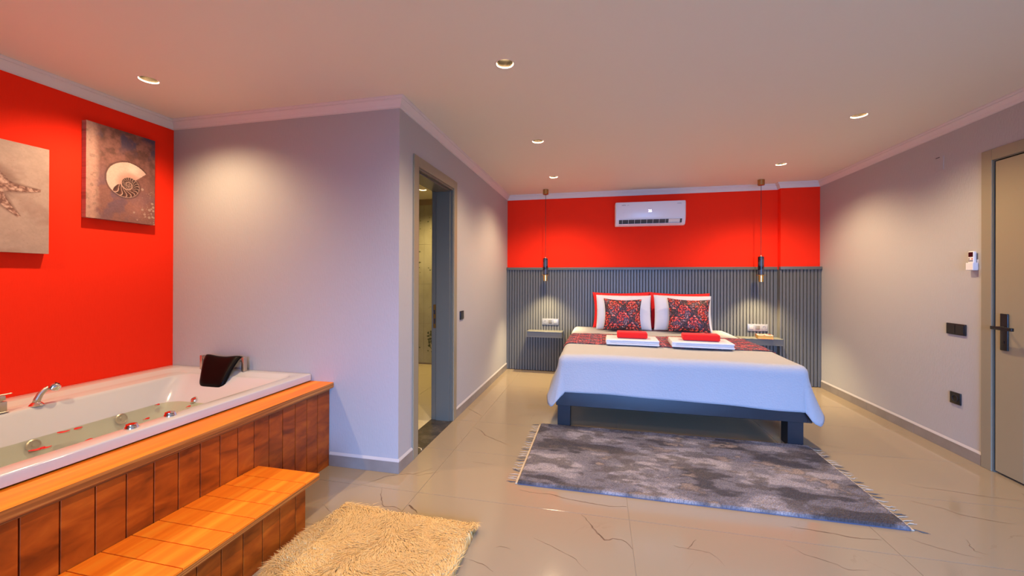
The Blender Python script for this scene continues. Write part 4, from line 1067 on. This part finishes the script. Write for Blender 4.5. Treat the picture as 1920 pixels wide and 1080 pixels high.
# ================================================================== RUGS
RX0, RX1, RY0, RY1 = -.512, 1.612, 2.485, 3.540
rug = thing('grey_rug', 'mottled grey pile rug with fringed ends lying at the foot of the bed', 'rug', ((RX0+RX1)/2, (RY0+RY1)/2, 0))
def rugcol(X, Y):
    A = srgb
    n1_, n2_ = fbm(X*3.0, Y*7.0, 3, 4), fbm(X*9, Y*16, 7, 3); n3_ = fbm(X*2, Y*3, 17, 2)
    c = np.zeros(X.shape+(3,))+np.array(A(134, 122, 120)); c = mixc(c, A(84, 74, 72), sstep(.46, .36, n1_)); c = mixc(c, A(178, 162, 154), sstep(.54, .68, n1_)); c = mixc(c, A(98, 84, 74), sstep(.50, .66, n2_)*.7)
    c = mixc(c, A(188, 158, 134), sstep(.60, .72, n2_)*sstep(.5, .6, n3_)*.7)
    return c
bm = bmesh.new()
loft(bm, [rrect(RX0, RX1, RY0, RY1, .012, z) for z in (.0005, .0065)], cap0=True, cap1=True); obj('backing', bm, M['rugbind'], rug)
nx, ny = 500, 260
gxx, gyy = np.meshgrid(np.linspace(RX0+.001, RX1-.001, nx), np.linspace(RY0-.0005, RY1-.002, ny))
gxx = gxx.copy(); ed = np.minimum(np.minimum(gxx-RX0, RX1-gxx), np.minimum(gyy-RY0, RY1-gyy))
gz = .004+.017*np.clip(ed/.010, 0, 1)**.5+.0035*(rng.random(gxx.shape)-.5)+.003*(fbm(gxx*12, gyy*20, 5, 3)-.5)
col = rugcol(gxx, gyy)*(.42+.50*rng.random(gxx.shape)[..., None])
o = gridmesh('pile', gxx, gyy, gz, col, M['greyrug'], rug, smooth=False); o['kind'] = 'stuff'
# fringe tassels
def tassel(sgn, seed, m_):
    rr_ = random.Random(seed); bm = bmesh.new()
    L_ = .062
    pts = [(sgn*L_*t, .006*math.sin(t*4+seed)+.010*t*rr_.uniform(-1, 1), .0035) for t in (0, .25, .5, .75, 1)]
    tube(bm, pts, [.0022, .003, .0022, .0028, .0016], 6)
    for k in range(3):
        a = rr_.uniform(-.006, .006); tube(bm, [(sgn*L_*.6, pts[2][1], .003), (sgn*L_*(1.1+.1*k), pts[4][1]+a, .0024)], [.0014, .0008], 4)
    me = bpy.data.meshes.new('tassel'); bm.to_mesh(me); bm.free(); me.materials.append(m_); return me
for sgn, xe in ((-1, RX0), (1, RX1)):
    ms_ = [tassel(sgn, s_, M['fringe'] if s_ % 3 else M['fringedark']) for s_ in range(6)]
    for k in range(27):
        o = bpy.data.objects.new('tassel', ms_[(k*5+k//3) % 6]); COL.objects.link(o); o.parent = rug
        o.location = Vector((xe-sgn*.003, RY0+.012+k*(RY1-RY0-.024)/26, .0))-rug.location; o.rotation_euler.z = R(random.uniform(-14, 14))
    bm = bmesh.new(); box(bm, (min(xe, xe+sgn*.014), RY0+.003, .0004), (max(xe, xe+sgn*.014), RY1-.003, .006), .001, 1); obj('end_band', bm, M['fringe'], rug)

# cream fur rug
FX0, FX1, FY0, FY1 = -1.425, -.625, .85, 1.985
fur = thing('fur_rug', 'shaggy cream fur rug on the tiles beside the wooden step', 'rug', ((FX0+FX1)/2, (FY0+FY1)/2, 0))
bm = bmesh.new(); loft(bm, [rrect(FX0, FX1, FY0, FY1, .03, z) for z in (.0005, .010)], cap0=True, cap1=True); obj('backing', bm, M['furbase'], fur)
NB = 90000
px_ = rng.uniform(FX0-.004, FX1+.004, NB); py_ = rng.uniform(FY0-.004, FY1+.004, NB)
flow = 6.28*(fbm(px_*3.2, py_*3.2, 41, 2))*1.6-.8
ln = .046+.032*rng.random(NB); ang = flow+rng.normal(0, .45, NB)
dirx, diry = np.cos(ang), np.sin(ang); lean = .55+.25*rng.random(NB); wd = .0009+.0010*rng.random(NB)
# clump offsets make locks
cl = fbm(px_*34, py_*34, 52, 2); wx, wy = -diry*wd, dirx*wd
b0 = np.stack([px_, py_, np.full(NB, .008)], -1)
mid = b0+np.stack([dirx*ln*lean*.35, diry*ln*lean*.35, ln*.55*(1-.25*lean)+.006*cl], -1)
tip = b0+np.stack([dirx*ln*lean*1.05, diry*ln*lean*1.05, ln*.62*(1-.45*lean)+.010*cl], -1)
tip[:, 2] = np.maximum(tip[:, 2], .006)
w3 = np.stack([wx, wy, np.zeros(NB)], -1)
co = np.stack([b0-w3, b0+w3, mid+w3, mid-w3, tip], 1).reshape(-1, 3)-np.array(fur.location)
ii = np.arange(NB)*5
faces = [tuple(x) for x in np.stack([ii, ii+1, ii+2, ii+3], -1).tolist()]+[tuple(x) for x in np.stack([ii+3, ii+2, ii+4], -1).tolist()]
me = bpy.data.meshes.new('pile'); me.from_pydata(co.tolist(), [], faces)
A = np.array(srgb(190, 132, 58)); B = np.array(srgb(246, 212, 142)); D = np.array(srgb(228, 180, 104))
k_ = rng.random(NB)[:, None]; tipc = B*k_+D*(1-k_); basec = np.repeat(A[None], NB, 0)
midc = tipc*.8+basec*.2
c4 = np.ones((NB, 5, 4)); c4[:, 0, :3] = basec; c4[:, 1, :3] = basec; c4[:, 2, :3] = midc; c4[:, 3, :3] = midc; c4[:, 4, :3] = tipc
ca = me.color_attributes.new('Col', 'FLOAT_COLOR', 'POINT'); ca.data.foreach_set('color', c4.astype(np.float32).ravel())
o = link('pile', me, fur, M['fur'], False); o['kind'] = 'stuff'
